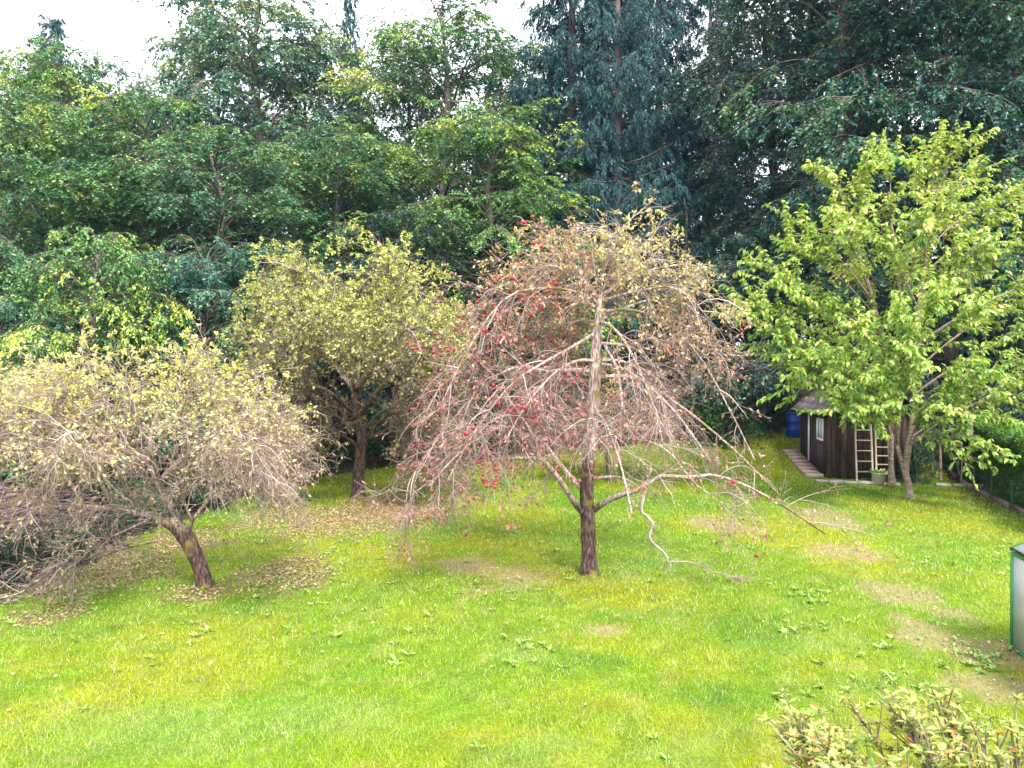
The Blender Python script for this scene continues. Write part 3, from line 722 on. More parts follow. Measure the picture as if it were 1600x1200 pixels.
# --- the red fruited apple tree in the middle of the lawn
b = GP(921, 897); Y0 = float(b[1])
root = empty('apple_tree', b, 'apple tree with red apples, pale trunk and drooping twigs in the lawn middle', 'tree', 'apple trees on the lawn')
rng = np.random.default_rng(1001)
tp, twid = trunk_px([(921, 906, 27), (920, 870, 24), (919, 830, 23), (917, 790, 22), (917, 750, 21), (921, 705, 20), (926, 650, 20), (929, 600, 19), (931, 550, 17), (934, 505, 14), (936, 478, 11), (937, 460, 6)], Y0, 34)
tb = MB(); tb.tubes(tp[None], twid[None], 14, rough=0.045, rng=rng, cap=True)
tb.build('trunk', M['apple_bark'], root, smooth=True)
L, Rr = limbs_px([
    ([(914, 806), (895, 782, -.15), (872, 746, -.35), (846, 716, -.5), (826, 690, -.6), (800, 668, -.7), (770, 672, -.8), (720, 705, -.9), (670, 760, -1.)], .050),
    ([(911, 766), (882, 734, .3), (852, 695, .6), (825, 678, .9), (780, 690, 1.2), (730, 730, 1.4)], .042),
    ([(846, 716, -.5), (805, 716, -.55), (745, 722, -.6), (690, 742, -.65), (640, 775, -.7)], .030),
    ([(928, 797), (958, 777, -.1), (1000, 765, -.3), (1030, 744, -.4), (1080, 746, -.45), (1112, 742, -.5), (1160, 756, -.5), (1220, 788, -.5), (1290, 835, -.5)], .045),
    ([(924, 747), (960, 745, .2), (985, 752, .1), (1003, 765, -.28)], .026),
    ([(936, 590), (980, 588, .1), (1020, 606, .15), (1070, 640, .2), (1115, 675, .2), (1160, 715, .1), (1215, 770, 0)], .036),
    ([(934, 568), (972, 576, -.3), (1012, 602, -.6), (1060, 650, -.9), (1110, 720, -1.1)], .030),
    ([(938, 536), (985, 542, .3), (1015, 566, .5), (1045, 620, .7), (1090, 700, .8)], .028),
    ([(945, 540, -.1), (966, 580, -.3), (974, 640, -.5), (1000, 682, -.6), (1045, 705, -.7), (1085, 755, -.8), (1150, 800, -.9)], .024),
    ([(938, 487), (985, 484, .1), (1040, 505, .2), (1095, 560, .2), (1145, 650, .1), (1180, 720, 0)], .026),
    ([(925, 580), (885, 578, -.1), (850, 580, -.2), (815, 572, -.3), (765, 595, -.4), (700, 665, -.4), (640, 750, -.5)], .036),
    ([(927, 522), (893, 543, -.4), (858, 562, -.7), (800, 600, -1.), (745, 670, -1.2), (700, 750, -1.3)], .028),
    ([(930, 480), (885, 467, .2), (822, 468, .4), (760, 510, .5), (700, 585, .6), (645, 680, .6)], .028),
    ([(932, 470), (900, 456, -.2), (850, 450, -.4), (790, 466, -.6), (735, 540, -.7), (690, 630, -.8)], .024),
    ([(934, 463), (915, 439), (878, 419, .1), (838, 409, .2)], .022),
    ([(936, 460), (942, 429, -.2), (952, 403, -.3)], .020),
    ([(936, 463), (972, 442, .1), (1020, 421, .1), (1075, 412, .1)], .020),
    ([(938, 470), (1000, 454, -.2), (1060, 451, -.3), (1110, 500, -.4)], .020),
    ([(936, 465), (905, 429, .5), (880, 404, .8)], .016),
    ([(936, 465), (985, 426, .6), (1020, 404, .9)], .016),
    ([(934, 480), (860, 451, .6), (790, 445, .9), (750, 480, 1.1)], .020),
    ([(937, 500), (1010, 470, .6), (1080, 480, 1.), (1120, 560, 1.3)], .020),
    ([(936, 470), (929, 425), (924, 378)], .016),
    ([(936, 470), (955, 415, .3), (964, 368, .4)], .016),
    ([(937, 470), (983, 425, -.1), (1015, 390, -.1)], .016),
    ([(936, 470), (900, 420, -.3), (880, 385, -.4)], .016),
], Y0)
zt = [(1.9, 2.6), (2.4, 2.3), (2.8, 2.0), (3.3, 1.7), (3.8, 1.3)]
for k in range(9):                                   # limbs arching towards and away from the house
    z, reach = zt[k % 5]; az = (-math.pi / 2 if k in (3, 5, 7) else math.pi / 2) + rng.normal(0, .5)
    ic = int(np.argmin(np.abs(tp[:, 2] - z - .4))); a = tp[ic]
    e = a + np.array([math.cos(az) * reach, math.sin(az) * reach, -0.9 + rng.normal(0, .2)]); L.append(bezier_limb(a, e, .55)); Rr.append(.026)
L = np.array(L)
lb = MB(); lb.tubes(L, taper(np.array(Rr), .008, 14), 8, rough=0.06, rng=rng)
lb.build('limbs', M['apple_bark_limb'], root, smooth=True)
hang = catmull([P(1006, 764, Y0 - .3), P(1002, 797, Y0 - .3), P(1019, 818, Y0 - .33), P(1016, 842, Y0 - .36), P(1040, 866, Y0 - .4), P(1047, 884, Y0 - .42)], 22)
hang2 = catmull([P(1046, 878, Y0 - .42), P(1080, 879, Y0 - .42), P(1115, 893, Y0 - .42), P(1140, 900, Y0 - .43), P(1168, 905, Y0 - .44)], 22)
hb = MB(); hang += rng.normal(0, .008, hang.shape); hang2 += rng.normal(0, .007, hang2.shape); hb.tubes(np.array([hang]), np.linspace(.027, .011, 22)[None], 7, rough=.14, rng=rng, attr=.72); hb.tubes(np.array([hang2]), np.linspace(.011, .005, 22)[None], 6, rough=.14, rng=rng, attr=.6)
p, d, i, t = spawn(np.array([hang, hang2]), 90, rng, .3, 1, .8, .3)
s = curves(p, d, rng.uniform(.06, .3, 90), 5, rng, bend=-.5, wig=.15)
s[:, :, 2] = np.maximum(s[:, :, 2], G(s[:, :, 0], s[:, :, 1]) + .02)
hb.tubes(s, taper(np.full(90, .004), .002, 5), 3, attr=.55)
tag(hb.build('broken_branch', M['twig_main'], root), 'pale broken branch hanging down to the grass')
def main_cull(c):
    e = c[:, -1]; u_ = e[:, 0] / e[:, 1] * FPX + 800
    lim = np.where((u_ > 855) & (u_ < 1110), 1.35, np.where(u_ < 840, .28, .4))
    return c[:, :, 2].min(1) < lim
tw, lf, s3 = dress(rng, L, Rr, 540, 4200, 12000, 42000, (.35, 1.15), (.15, .55), (.05, .2), (-2.2, -0.5),
    lambda p: np.clip((0.26 + 0.7 * sstep(2.4, 4.8, p[:, 2])) * np.where(p[:, 0] > 1.3, .75, 1), 0, 1), lambda p: 0.05 + 0.55 * sstep(2.4, 5.2, p[:, 2]) + 0.14 * np.sign(p[:, 0] - 1.2), leafL=0.066, zmin=z_over(.12), cull=main_cull, up2=.12, weight=clen(L) * np.where((np.arange(len(L)) >= 22) & (np.arange(len(L)) < 26), 3.0, np.where(np.arange(len(L)) >= 14, 1.5, 1.0)) * np.where(L[:, -1, 0] > 1.4, .75, 1.0))
tag(tw.build('twigs', M['twig_main'], root), kind='stuff')
tag(lf.build('crown', M['apple_leaf_main'], root), kind='stuff')
# apples: single fruits, in small bunches on the left side and top
def apple_mesh():
    mb = MB(); prof = [(0, -.44), (.28, -.47), (.46, -.25), (.5, .05), (.42, .33), (.22, .45), (.05, .36)]
    S = 8; v = []
    for r, z in prof:
        for k in range(S): v.append([r * math.cos(2 * math.pi * k / S), r * math.sin(2 * math.pi * k / S), z])
    f = [[j * S + k, j * S + (k + 1) % S, (j + 1) * S + (k + 1) % S, (j + 1) * S + k] for j in range(len(prof) - 1) for k in range(S)]
    mb.add(v, f)
    st = np.array([[[0, 0, .36], [.03, 0, .55], [.08, .02, .72]]]); mb.tubes(st, np.full((1, 3), .035), 4)
    return mb.mesh('apple', M['apple'], smooth=True)
AP = apple_mesh()
tips = s3[:, -1]
u = tips[:, 0] / tips[:, 1] * FPX + 800
wgt = np.where(tips[:, 2] > 2.2, 1.6, np.where(tips[:, 2] > 1.5, .8, .08)) * (0.25 + 1.9 * sstep(960, 800, u)) * (tips[:, 1] < Y0 + .8)
cent = rng.choice(len(tips), 95, replace=False, p=wgt / wgt.sum())
na = 0
for c in cent:
    for j in range(rng.integers(1, 6)):
        q = tips[c] + rng.normal(0, .07, 3) - UP * .03
        if na >= 270: break
        na += 1; s_ = rng.uniform(.036, .056)
        child('apple', AP, root, tuple(q - np.array(root.location)), (rng.normal(0, .4), rng.normal(0, .4), rng.uniform(0, 6)), (s_, s_, s_))

# --- the leaning apple tree at the left
b = GP(321, 917); Y0 = float(b[1])
root = empty('apple_tree', b, 'low leaning apple tree with wide yellow tan crown at left', 'tree', 'apple trees on the lawn')
rng = np.random.default_rng(1002)
tp, twid = trunk_px([(322, 926, 27), (316, 895, 23), (304, 865, 23), (292, 842, 26), (280, 826, 24), (268, 812, 18)], Y0, 20)
tb = MB(); tb.tubes(tp[None], twid[None], 14, rough=.05, rng=rng, cap=True); tb.build('trunk', M['apple_bark_low'], root, smooth=True)
L, Rr = limbs_px([
    ([(286, 838), (255, 815, -.1), (220, 803, -.2), (180, 796, -.3), (130, 790, -.4), (70, 790, -.5), (0, 810, -.6)], .060),
    ([(284, 832), (272, 800, .2), (258, 775, .3), (245, 755, .4), (232, 725, .5), (200, 697, .6), (150, 668, .7), (80, 646, .7)], .055),
    ([(292, 842), (300, 815, .1), (312, 798, .1), (328, 775, .1), (332, 745, .1), (345, 705, .1), (370, 668, .1)], .030),
    ([(300, 815, .1), (292, 795, .05), (286, 778, 0), (280, 740, -.1)], .022),
    ([(232, 725, .5), (250, 697, .3), (275, 660, .1), (290, 623, 0), (300, 594, 0)], .035),
    ([(245, 755, .4), (290, 712, .8), (340, 683, 1.1), (400, 668, 1.3), (440, 690, 1.4)], .035),
    ([(258, 775, .3), (230, 697, -.4), (210, 653, -.8), (200, 616, -1.), (195, 590, -1.1)], .032),
    ([(200, 697, .6), (170, 638, .6), (140, 601, .5), (100, 590, .5)], .028),
    ([(130, 790, -.4), (100, 740, -.5), (60, 697, -.6), (10, 675, -.6), (-50, 690, -.7)], .028),
    ([(180, 796, -.3), (140, 730, -.8), (80, 690, -1.2), (20, 660, -1.4), (-40, 660, -1.5)], .028),
    ([(240, 808, -.15), (215, 820, -.4), (150, 852, -.6), (80, 895, -.7), (12, 940, -.75)], .018),
    ([(345, 705, .1), (390, 690, 0), (430, 697, -.1), (450, 740, -.1)], .020),
    ([(332, 745, .1), (370, 720, -.4), (410, 720, -.7), (440, 760, -.8)], .018),
    ([(275, 660, .1), (330, 631, .1), (390, 631, .1), (440, 660, .1)], .022),
    ([(232, 725, .5), (240, 660, 1.2), (270, 616, 1.7), (320, 609, 2.)], .030),
    ([(150, 668, .7), (110, 631, 1.3), (50, 616, 1.7), (-10, 631, 1.9)], .026),
    ([(270, 800, .2), (300, 720, -.8), (330, 683, -1.3), (370, 675, -1.6), (400, 705, -1.8)], .028),
    ([(220, 803, -.2), (180, 730, -1.1), (150, 690, -1.7), (110, 675, -2.), (70, 705, -2.2)], .028),
    ([(210, 653, -.8), (150, 623, -1.), (90, 623, -1.2), (30, 646, -1.3)], .022),
    ([(200, 697, .6), (120, 660, 0), (60, 631, -.2), (0, 623, -.3)], .022),
], Y0)
L = np.array(L); lb = MB(); lb.tubes(L, taper(np.array(Rr), .008, 14), 8, rough=.07, rng=rng); lb.build('limbs', M['apple_bark_low'], root, smooth=True)
tw, lf, s3 = dress(rng, L, Rr, 540, 4600, 12500, 46000, (.3, .95), (.15, .5), (.05, .2), (-1.6, 0.3),
    lambda p: np.clip(0.22 + 0.8 * sstep(1.7, 3.1, p[:, 2]), 0, 1), lambda p: 0.05 + 0.66 * sstep(1.5, 3.3, p[:, 2]), leafL=.060, zmin=z_over(.12), up2=.15, tmin=.3)
tag(tw.build('twigs', M['twig_left'], root), kind='stuff'); tag(lf.build('crown', M['apple_leaf_left'], root), kind='stuff')

# --- the middle apple tree farther back
b = GP(560, 778); Y0 = float(b[1])
root = empty('apple_tree', b, 'dense yellow green apple tree with dark trunk, farther back than the others', 'tree', 'apple trees on the lawn')
rng = np.random.default_rng(1003)
tp, twid = trunk_px([(559, 783, 21), (560, 750, 18), (563, 710, 17), (566, 685, 17), (560, 650, 14), (556, 610, 13), (550, 570, 12), (547, 545, 11)], Y0, 22)
tb = MB(); tb.tubes(tp[None], twid[None], 12, rough=.05, rng=rng, cap=True); tb.build('trunk', M['apple_bark_far'], root, smooth=True)
L, Rr = limbs_px([
    ([(548, 549), (546, 532), (558, 520), (572, 519), (582, 530), (590, 560)], .075),
    ([(556, 612), (585, 560, .3), (595, 509, .5), (600, 458, .6), (600, 424, .6)], .08),
    ([(548, 549), (532, 500, -.2), (508, 458, -.4), (485, 432, -.5), (454, 419, -.6)], .07),
    ([(556, 612), (516, 560, .5), (477, 517, .8), (446, 509, 1.), (419, 534, 1.1)], .07),
    ([(560, 650), (600, 600, -.6), (642, 560, -1.), (676, 560, -1.2), (702, 610, -1.4)], .07),
    ([(560, 655), (524, 620, -.8), (485, 600, -1.3), (454, 610, -1.6), (430, 660, -1.7)], .065),
    ([(595, 509, .5), (634, 466, .5), (659, 458, .5), (685, 492, .5)], .05),
    ([(566, 690), (608, 670, .3), (642, 660, .5), (685, 690, .6)], .05),
    ([(563, 700), (532, 680, -.4), (501, 690, -.7), (469, 720, -.8)], .05),
    ([(508, 458, -.4), (524, 432, -.8), (540, 424, -1.)], .045),
    ([(532, 500, -.2), (560, 458, -1.), (580, 432, -1.5), (608, 424, -1.8)], .05),
    ([(585, 560, .3), (634, 526, 1.2), (668, 509, 1.7), (702, 534, 2.)], .05),
    ([(556, 612), (540, 560, -1.2), (516, 517, -2.), (493, 500, -2.5), (477, 526, -2.8)], .06),
    ([(556, 612), (590, 560, -1.3), (617, 526, -2.1), (642, 517, -2.6), (659, 551, -2.9)], .06),
    ([(556, 620), (560, 560, 1.5), (540, 509, 2.4), (524, 492, 2.9)], .06),
    ([(477, 517, .8), (454, 466, .9), (430, 449, .9), (411, 466, .9)], .045),
    ([(454, 419, -.6), (434, 411, -.6), (419, 411, -.6)], .03),
    ([(485, 600, -1.3), (454, 560, -1.6), (426, 560, -1.8)], .04),
    ([(560, 660), (512, 635, -.5), (473, 680, -.8), (450, 745, -.9)], .045),
    ([(566, 690), (612, 645, -.5), (652, 680, -.9), (676, 740, -1.)], .045),
    ([(562, 680), (524, 650, 1.), (485, 670, 1.6), (462, 730, 1.8)], .04),
    ([(562, 680), (600, 640, 1.2), (642, 650, 1.8), (685, 720, 2.)], .04),
], Y0)
L = np.array(L); lb = MB(); lb.tubes(L, taper(np.array(Rr), .012, 14), 7, rough=.06, rng=rng); lb.build('limbs', M['apple_bark_far'], root, smooth=True)
tw, lf, s3 = dress(rng, L, Rr, 720, 5400, 14500, 80000, (.4, 1.3), (.2, .65), (.08, .28), (-1.9, 0.5),
    lambda p: np.clip(0.38 + 0.65 * sstep(2.4, 4.4, p[:, 2]), 0, 1), lambda p: 0.15 + 0.6 * sstep(2.2, 5.2, p[:, 2]), leafL=.082, rt=(.010, .006, .0042), zmin=z_over(.5), up2=.2, tmin=.3, cull=lambda c: (c[:, :, 2].min(1) < 1.35) & (np.abs(c[:, -1, 0] + 3.75) < .8))
tag(tw.build('twigs', M['twig_mid'], root), kind='stuff'); tag(lf.build('crown', M['apple_leaf_mid'], root), kind='stuff')

# --- the small crab apple behind the trunk of the red fruited tree
b = GP(953, 752); Y0 = float(b[1])
root = empty('crab_apple_tree', b, 'small thin crab apple with reddish crown behind the red fruited apple tree', 'tree')
rng = np.random.default_rng(1004)
tp, twid = trunk_px([(953, 758, 9), (951, 730, 8), (947, 700, 7), (945, 675, 6)], Y0, 12)
tb = MB(); tb.tubes(tp[None], twid[None], 9, rough=.05, rng=rng, cap=True); tb.build('trunk', M['forest_bark'], root, smooth=True)
L = []
for k in range(16):
    az = k * 2.4; reach = rng.uniform(.7, 2.0); st = tp[rng.integers(6, 12)]
    L.append(bezier_limb(st, st + np.array([math.cos(az) * reach, math.sin(az) * reach * .8, rng.uniform(0.0, 1.5)]), .35))
L = np.array(L); lb = MB(); lb.tubes(L, taper(np.full(16, .022), .006, 14), 5); lb.build('limbs', M['forest_bark'], root, smooth=True)
tw, lf, s3 = dress(rng, L, None, 200, 1500, 3600, 9000, (.3, .9), (.15, .5), (.06, .2), (-1.5, .3),
    lambda p: np.full(len(p), .75), lambda p: 0.15 + 0.35 * sstep(1.5, 3.2, p[:, 2]), leafL=.075, rt=(.008, .005, .004), zmin=z_over(.5))
tag(tw.build('twigs', M['twig_mid'], root), kind='stuff'); tag(lf.build('crown', M['apple_leaf_main'], root), kind='stuff')
tips = s3[:, -1]
for c in rng.choice(len(tips), 70, replace=False):
    s_ = rng.uniform(.05, .08); q = tips[c] - np.array(root.location) - UP * .03
    child('apple', AP, root, tuple(q), (0, 0, rng.uniform(0, 6)), (s_, s_, s_))

# --- windfall apples on the grass
for (px, py, lab) in ((1197, 840, 'dark red windfall apple on the grass below the right apple twigs'), (1182, 871, 'red windfall apple on grass nearest the fallen branch tip'),
                      (728, 838, 'red windfall apple on the grass left of the apple trunk')):
    g = GP(px, py); o = bpy.data.objects.new('windfall_apple', AP); COL.objects.link(o)
    o.location = (g[0], g[1], g[2] + .035); o.scale = (.065,) * 3; o.rotation_euler = (1.1, .3, px); tag(o, lab, 'apple', 'windfall apples')

# ------------------------------------------------------------------ the cherry tree at the right
b = GP(1420, 779); Y0 = float(b[1])
root = empty('cherry_tree', b, 'tall bright yellow green cherry tree with several stems before the shed', 'tree')
rng = np.random.default_rng(1010)
stems = [
    [(1422, 784, 11.5, 0), (1420, 760, 10.5, 0), (1415, 735, 10, 0), (1419, 700, 10, 0), (1426, 650, 9.5, 0), (1428, 600, 8.5, 0), (1430, 540, 11, 0), (1440, 460, 8, .1), (1450, 360, 5, .2), (1462, 260, 3, .3)],
    [(1394, 757, 10, 1.6), (1392, 720, 8.5, 1.5), (1393, 680, 8.5, 1.4), (1396, 630, 8, 1.3), (1395, 580, 11, 1.2), (1376, 520, 10, 1.1), (1355, 440, 7, 1.), (1330, 350, 5, .9), (1305, 280, 3, .8)],
    [(1414, 738, 6, 0), (1406, 712, 6, .1), (1402, 690, 6, .3), (1406, 640, 6, .6), (1412, 590, 6, .7), (1416, 520, 7, .8), (1400, 420, 5, .7), (1388, 300, 3, .7)],
]
tb = MB()
SP_ = []
for st in stems:
    tp, twid = trunk_px(st, Y0, 28); SP_.append(tp)
    tb.tubes(tp[None], twid[None], 11, rough=.05, rng=rng)
tb.build('trunk', M['cherry_bark'], root, smooth=True)
ends = [(1165, 468, -.3, .45), (1180, 410, .5, .6), (1160, 490, -1., .5), (1240, 345, 0, .7), (1210, 440, -1.5, .6), (1290, 270, .4, .8), (1300, 330, -1.4, .8), (1350, 262, -.6, .85), (1388, 240, .5, .9), (1420, 250, -1.3, .85),
        (1468, 222, .3, .9), (1510, 225, -.2, .85), (1535, 262, .8, .8), (1500, 300, -1.6, .75), (1580, 300, .2, .7), (1640, 310, -.4, .65), (1600, 380, -1.4, .6), (1680, 420, .3, .5), (1660, 500, -1., .45), (1690, 560, .5, .4),
        (1620, 560, -1.8, .35), (1640, 620, -.6, .3), (1560, 715, -2.0, .3), (1515, 735, -1.8, .28), (1590, 660, -1.2, .3), (1480, 640, -2.2, .3), (1240, 600, -1.2, .35), (1222, 560, .4, .4), (1210, 530, -.6, .42), (1300, 620, -.8, .32),
        (1300, 640, -1.8, .34), (1340, 600, -2.2, .4), (1330, 500, -2.6, .5), (1400, 480, -2.8, .5), (1470, 450, -2.8, .55), (1540, 480, -2.5, .5), (1250, 480, 1.6, .5), (1320, 420, 2.2, .6), (1420, 400, 2.4, .6), (1520, 420, 2.2, .6), (1600, 470, 2., .5), (1380, 640, -2.4, .35), (1230, 380, 1., .6),
        (1440, 560, -2.7, .4), (1560, 580, -2.4, .4), (1280, 560, -1.8, .4), (1325, 645, -1.5, .3), (1350, 640, -2., .3), (1360, 360, -1.8, .65), (1450, 340, -1.6, .7), (1540, 380, -1.2, .62)]
L = []
for k, (px, py, dy, t) in enumerate(ends):
    e = P(px, py, Y0 + dy); st = SP_[0] if px > 1440 else (SP_[1] if px < 1330 else SP_[k % 3])
    tgt = max(1.3, e[2] - 1.1 - 0.35 * abs(e[0] - st[10][0]) * .6)
    a = st[int(np.argmin(np.abs(st[:, 2] - min(tgt, st[-1][2] - .8))))]
    lift = .35 if e[2] > 3 else .75
    L.append(bezier_limb(a, e, lift))
L = np.array(L + [catmull(s[10:], 14) for s in SP_])
lb = MB(); lb.tubes(L, taper(np.clip(clen(L) * .009, .012, .03), .005, 14), 6, rough=.05, rng=rng); lb.build('limbs', M['cherry_bark'], root, smooth=True)
n2 = 1500
p, d, i, t = spawn(L, n2, rng, .2, 1., .7, .25, up=.25)
s2 = curves(p, d, rng.uniform(.25, .95, n2), 7, rng, bend=rng.uniform(-.3, .5, n2), wig=.07)
alls = np.vstack([s2, np.array([catmull(l[6:], 7) for l in L])])
tw = MB(); tw.tubes(s2, taper(np.full(n2, .008), .004, 7), 4, attr=.5)
tag(tw.build('twigs', M['twig_left'], root), kind='stuff')
n3 = 35000
p, d, i, t = spawn(alls, n3, rng, .08, 1., .95, .25, weight=clen(alls) * np.where(alls[:, -1, 2] > 1.2, 1, .4))
d = d * np.array([1, 1, .5]) - UP * rng.uniform(.15, 1.0, n3)[:, None]
nor = nrm(UP * .9 + rng.normal(0, .45, (n3, 3)) + d * .3)
tint = np.clip(.34 + .22 * sstep(2, 8, p[:, 2]) + rng.normal(0, .2, len(alls))[i] * .6 + rng.normal(0, .24, n3), 0, 1)
LL = rng.uniform(.55, 1.3, n3) * .142; WW = LL * rng.uniform(.42, .55, n3)
vis = np.argsort(np.linalg.norm(p - np.array([0, 0, 3.]), axis=1))
vis = vis[(p[vis, 0] / p[vis, 1] * FPX + 800) < 1600][:300]
rest = np.setdiff1d(np.arange(n3), vis)
def shaped_leaves(mb, pos, d, nor, L, W, tint, fold=.2, droop=.18):
    # leaf blade of six faces: two halves folded on the midrib, widest at the middle, tip bent down
    d = nrm(d); w = nrm(np.cross(d, nor)); n2 = np.cross(w, d); L = np.asarray(L)[:, None]; W = np.asarray(W)[:, None]
    m = [pos, pos + d * L * .3, pos + d * L * .68 - n2 * L * droop * .3, pos + d * L - n2 * L * droop]
    a1 = m[1] + w * W * .42 + n2 * W * fold; a2 = m[2] + w * W * .40 + n2 * W * fold
    c1 = m[1] - w * W * .42 + n2 * W * fold; c2 = m[2] - w * W * .40 + n2 * W * fold
    v = np.stack([m[0], m[1], m[2], m[3], a1, a2, c1, c2], 1)
    k = (np.arange(len(pos)) * 8)[:, None, None]
    q = (np.array([[1, 4, 5, 2], [1, 2, 7, 6]])[None] + k).reshape(-1, 4); t = (np.array([[0, 4, 1], [0, 1, 6], [2, 5, 3], [2, 3, 7]])[None] + k).reshape(-1, 3)
    base = mb.n; mb.add(v, q, attr=np.repeat(tint, 2)); mb.t.append(t + base); mb.ta.append(np.repeat(tint, 4))
near = rest[p[rest, 1] < Y0 - .6]; far = np.setdiff1d(rest, near)
lf = MB(); shaped_leaves(lf, p[near], d[near], nor[near], LL[near], WW[near], tint[near])
lf.leaves(p[far], d[far], nor[far], LL[far], WW[far], tint[far], curl=.1)
tag(lf.build('crown', M['cherry_leaf'], root), kind='stuff')
def leaf_meshes(name, mat, tints, wr=.48, droop=.18, fold=.2):
    out = []
    for k, t in enumerate(tints):
        mb = MB(); shaped_leaves(mb, np.zeros((1, 3)), np.array([[1., 0, 0]]), np.array([[0, 0, 1.]]), np.array([1.]), np.array([wr]), np.array([t]), fold, droop)
        out.append(mb.mesh(name, mat))
    return out
def put_leaves(name, meshes, tints, p, d, nor, LL, tint, root):
    d = nrm(d); w = nrm(np.cross(nor, d)); n = np.cross(d, w); o0 = np.array(root.location)
    for k in range(len(p)):
        me = meshes[int(np.argmin(np.abs(np.array(tints) - tint[k])))]
        o = bpy.data.objects.new(name, me); COL.objects.link(o); o.parent = root
        m = np.eye(4); m[:3, 0] = d[k] * LL[k]; m[:3, 1] = w[k] * LL[k]; m[:3, 2] = n[k] * LL[k]; m[:3, 3] = p[k] - o0
        o.matrix_local = Matrix(m.tolist())
CT = [0.1, 0.3, 0.5, 0.7, 0.9]
put_leaves('leaf', leaf_meshes('cherry_leaf', M['cherry_leaf'], CT), CT, p[vis], d[vis], nor[vis], LL[vis], tint[vis], root)

# ------------------------------------------------------------------ the garden shed
A = GP(1291, 747); TH = math.radians(-9)
xd = np.array([math.cos(TH), math.sin(TH), 0]); yd = np.array([-math.sin(TH), math.cos(TH), 0]); ROT = np.stack([xd, yd, UP], 1)
SW, SD, SH, RH = 2.35, 3.1, 1.95, 2.85
z0 = float(A[2]) + 0.02
def S(x, y, z): return np.array([A[0], A[1], z0]) + xd * x + yd * y + UP * z
shed = empty('garden_shed', S(0, 0, 0), 'dark brown plank garden shed with pitched roof behind the cherry tree', 'shed')
rng = np.random.default_rng(55)
def part(name, boxes, mat, parent, color=None, label=None):
    mb = MB()
    for c, size, *r in boxes: mb.box(S(*c), size, ROT @ r[0] if r else ROT)
    o = mb.build(name, mat, parent if parent is None or parent.parent is None else None)
    if parent is not None and parent.parent is not None:
        o.parent = parent; o.location = (0, 0, 0)
        me = o.data; off = np.array(parent.parent.location)
        me.transform(Matrix.Translation(Vector((-off).tolist())))
    if color: o.color = (*color, 1)
    if label: o['label'] = label
    return o
part('floor_slab', [((SW / 2, SD / 2, .03), (SW - .1, SD - .1, .1))], M['stone'], shed)
npl = 18
for k in range(npl):                                   # front boards under the gable
    w = SW / npl; xc = (k + .5) * w; h = SH + (RH - SH) * (1 - abs(xc - SW / 2) / (SW / 2)) - .08
    g = rng.uniform(.5, 2.2); part('plank', [((xc, -.012 + rng.uniform(-.006, .006), h / 2 + rng.uniform(-.02, .01)), (w - .012, .024, h))], M['plank'], shed, (g * rng.uniform(.9, 1.15), g, g * rng.uniform(.85, 1.05)))
npl = 22
for k in range(npl):
    w = SD / npl; yc = (k + .5) * w
    g = rng.uniform(.6, 2.4)
    zb = .12 * yc; zt_ = SH - .05
    if .25 < yc < .85:
        part('plank', [((-.012, yc, (1.0 + zb) / 2), (.024, w - .012, 1.0 - zb))], M['plank'], shed, (g, g, g)); part('plank', [((-.012, yc, (1.62 + zt_) / 2), (.024, w - .012, zt_ - 1.62))], M['plank'], shed, (g, g, g))
    else:
        part('plank', [((-.012 + rng.uniform(-.006, .006), yc, (zb + zt_) / 2), (.024, w - .012, zt_ - zb))], M['plank'], shed, (g, g * rng.uniform(.92, 1), g))
part('side_wall', [((SW + .012, SD / 2, SH / 2), (.024, SD, SH)), ((SW / 2, SD, SH / 2), (SW, .024, SH))], M['dark_wood'], shed)
part('corner_post', [((-.03, 1.9, SH / 2 + .1), (.05, .06, SH - .25))], M['white'], shed, label='thin white downpipe on the left wall')
win = part('window', [((-.03, .55, 1.02), (.07, .62, .05)), ((-.03, .55, 1.60), (.07, .62, .05)), ((-.03, .255, 1.31), (.07, .05, .53)), ((-.03, .845, 1.31), (.07, .05, .53)), ((-.03, .55, 1.31), (.05, .035, .53))], M['white'], shed, label='small white framed window on the left wall')
part('pane', [((-.018, .41, 1.31), (.012, .24, .53))], M['glass'], win); part('pane', [((-.018, .69, 1.31), (.012, .24, .53))], M['glass'], win)
for sgn in (-1, 1):                                    # roof slopes laid with felt shingles
    sl = math.atan2(RH - SH, SW / 2) * (1 if sgn < 0 else -1)
    Rm = np.array([[math.cos(sl), 0, -math.sin(sl)], [0, 1, 0], [math.sin(sl), 0, math.cos(sl)]])
    ln = math.hypot(SW / 2, RH - SH) + .32
    ux = np.array([math.cos(sl), 0, math.sin(sl)]) * (1 if sgn > 0 else -1)   # from ridge down the slope
    top = np.array([SW / 2, 0, RH])
    def rp(s, y, n): 
        nn = np.array([-math.sin(sl), 0, math.cos(sl)]); q = top + ux * s + nn * n; return (q[0], y, q[2])
    roof = part('roof', [(rp(ln / 2, SD / 2, .0), (ln, SD + .5, .03), Rm)], M['dark_wood'], shed)
    rows, colsn = 6, 9
    for r in range(rows):
        for c in range(colsn):
            w = (SD + .5) / colsn; yy = -.25 + (c + .5 + (.5 if r % 2 else 0)) * w
            if yy > SD + .25: continue
            g = rng.uniform(.75, 1.3); tilt = np.array([[math.cos(.05), 0, math.sin(.05)], [0, 1, 0], [-math.sin(.05), 0, math.cos(.05)]]) if sgn > 0 else np.array([[math.cos(.05), 0, -math.sin(.05)], [0, 1, 0], [math.sin(.05), 0, math.cos(.05)]])
            part('shingle', [(rp(ln - (r + .5) * ln / rows, yy, .034), (ln / rows + .05, w - .01, .012), Rm @ tilt)], M['shingle'], roof, (g, g * rng.uniform(.93, 1), g * rng.uniform(.95, 1.08)))
    part('fascia', [(rp(ln / 2, -.262, -.01), (ln, .022, .12), Rm)], M['dark_wood'], shed)
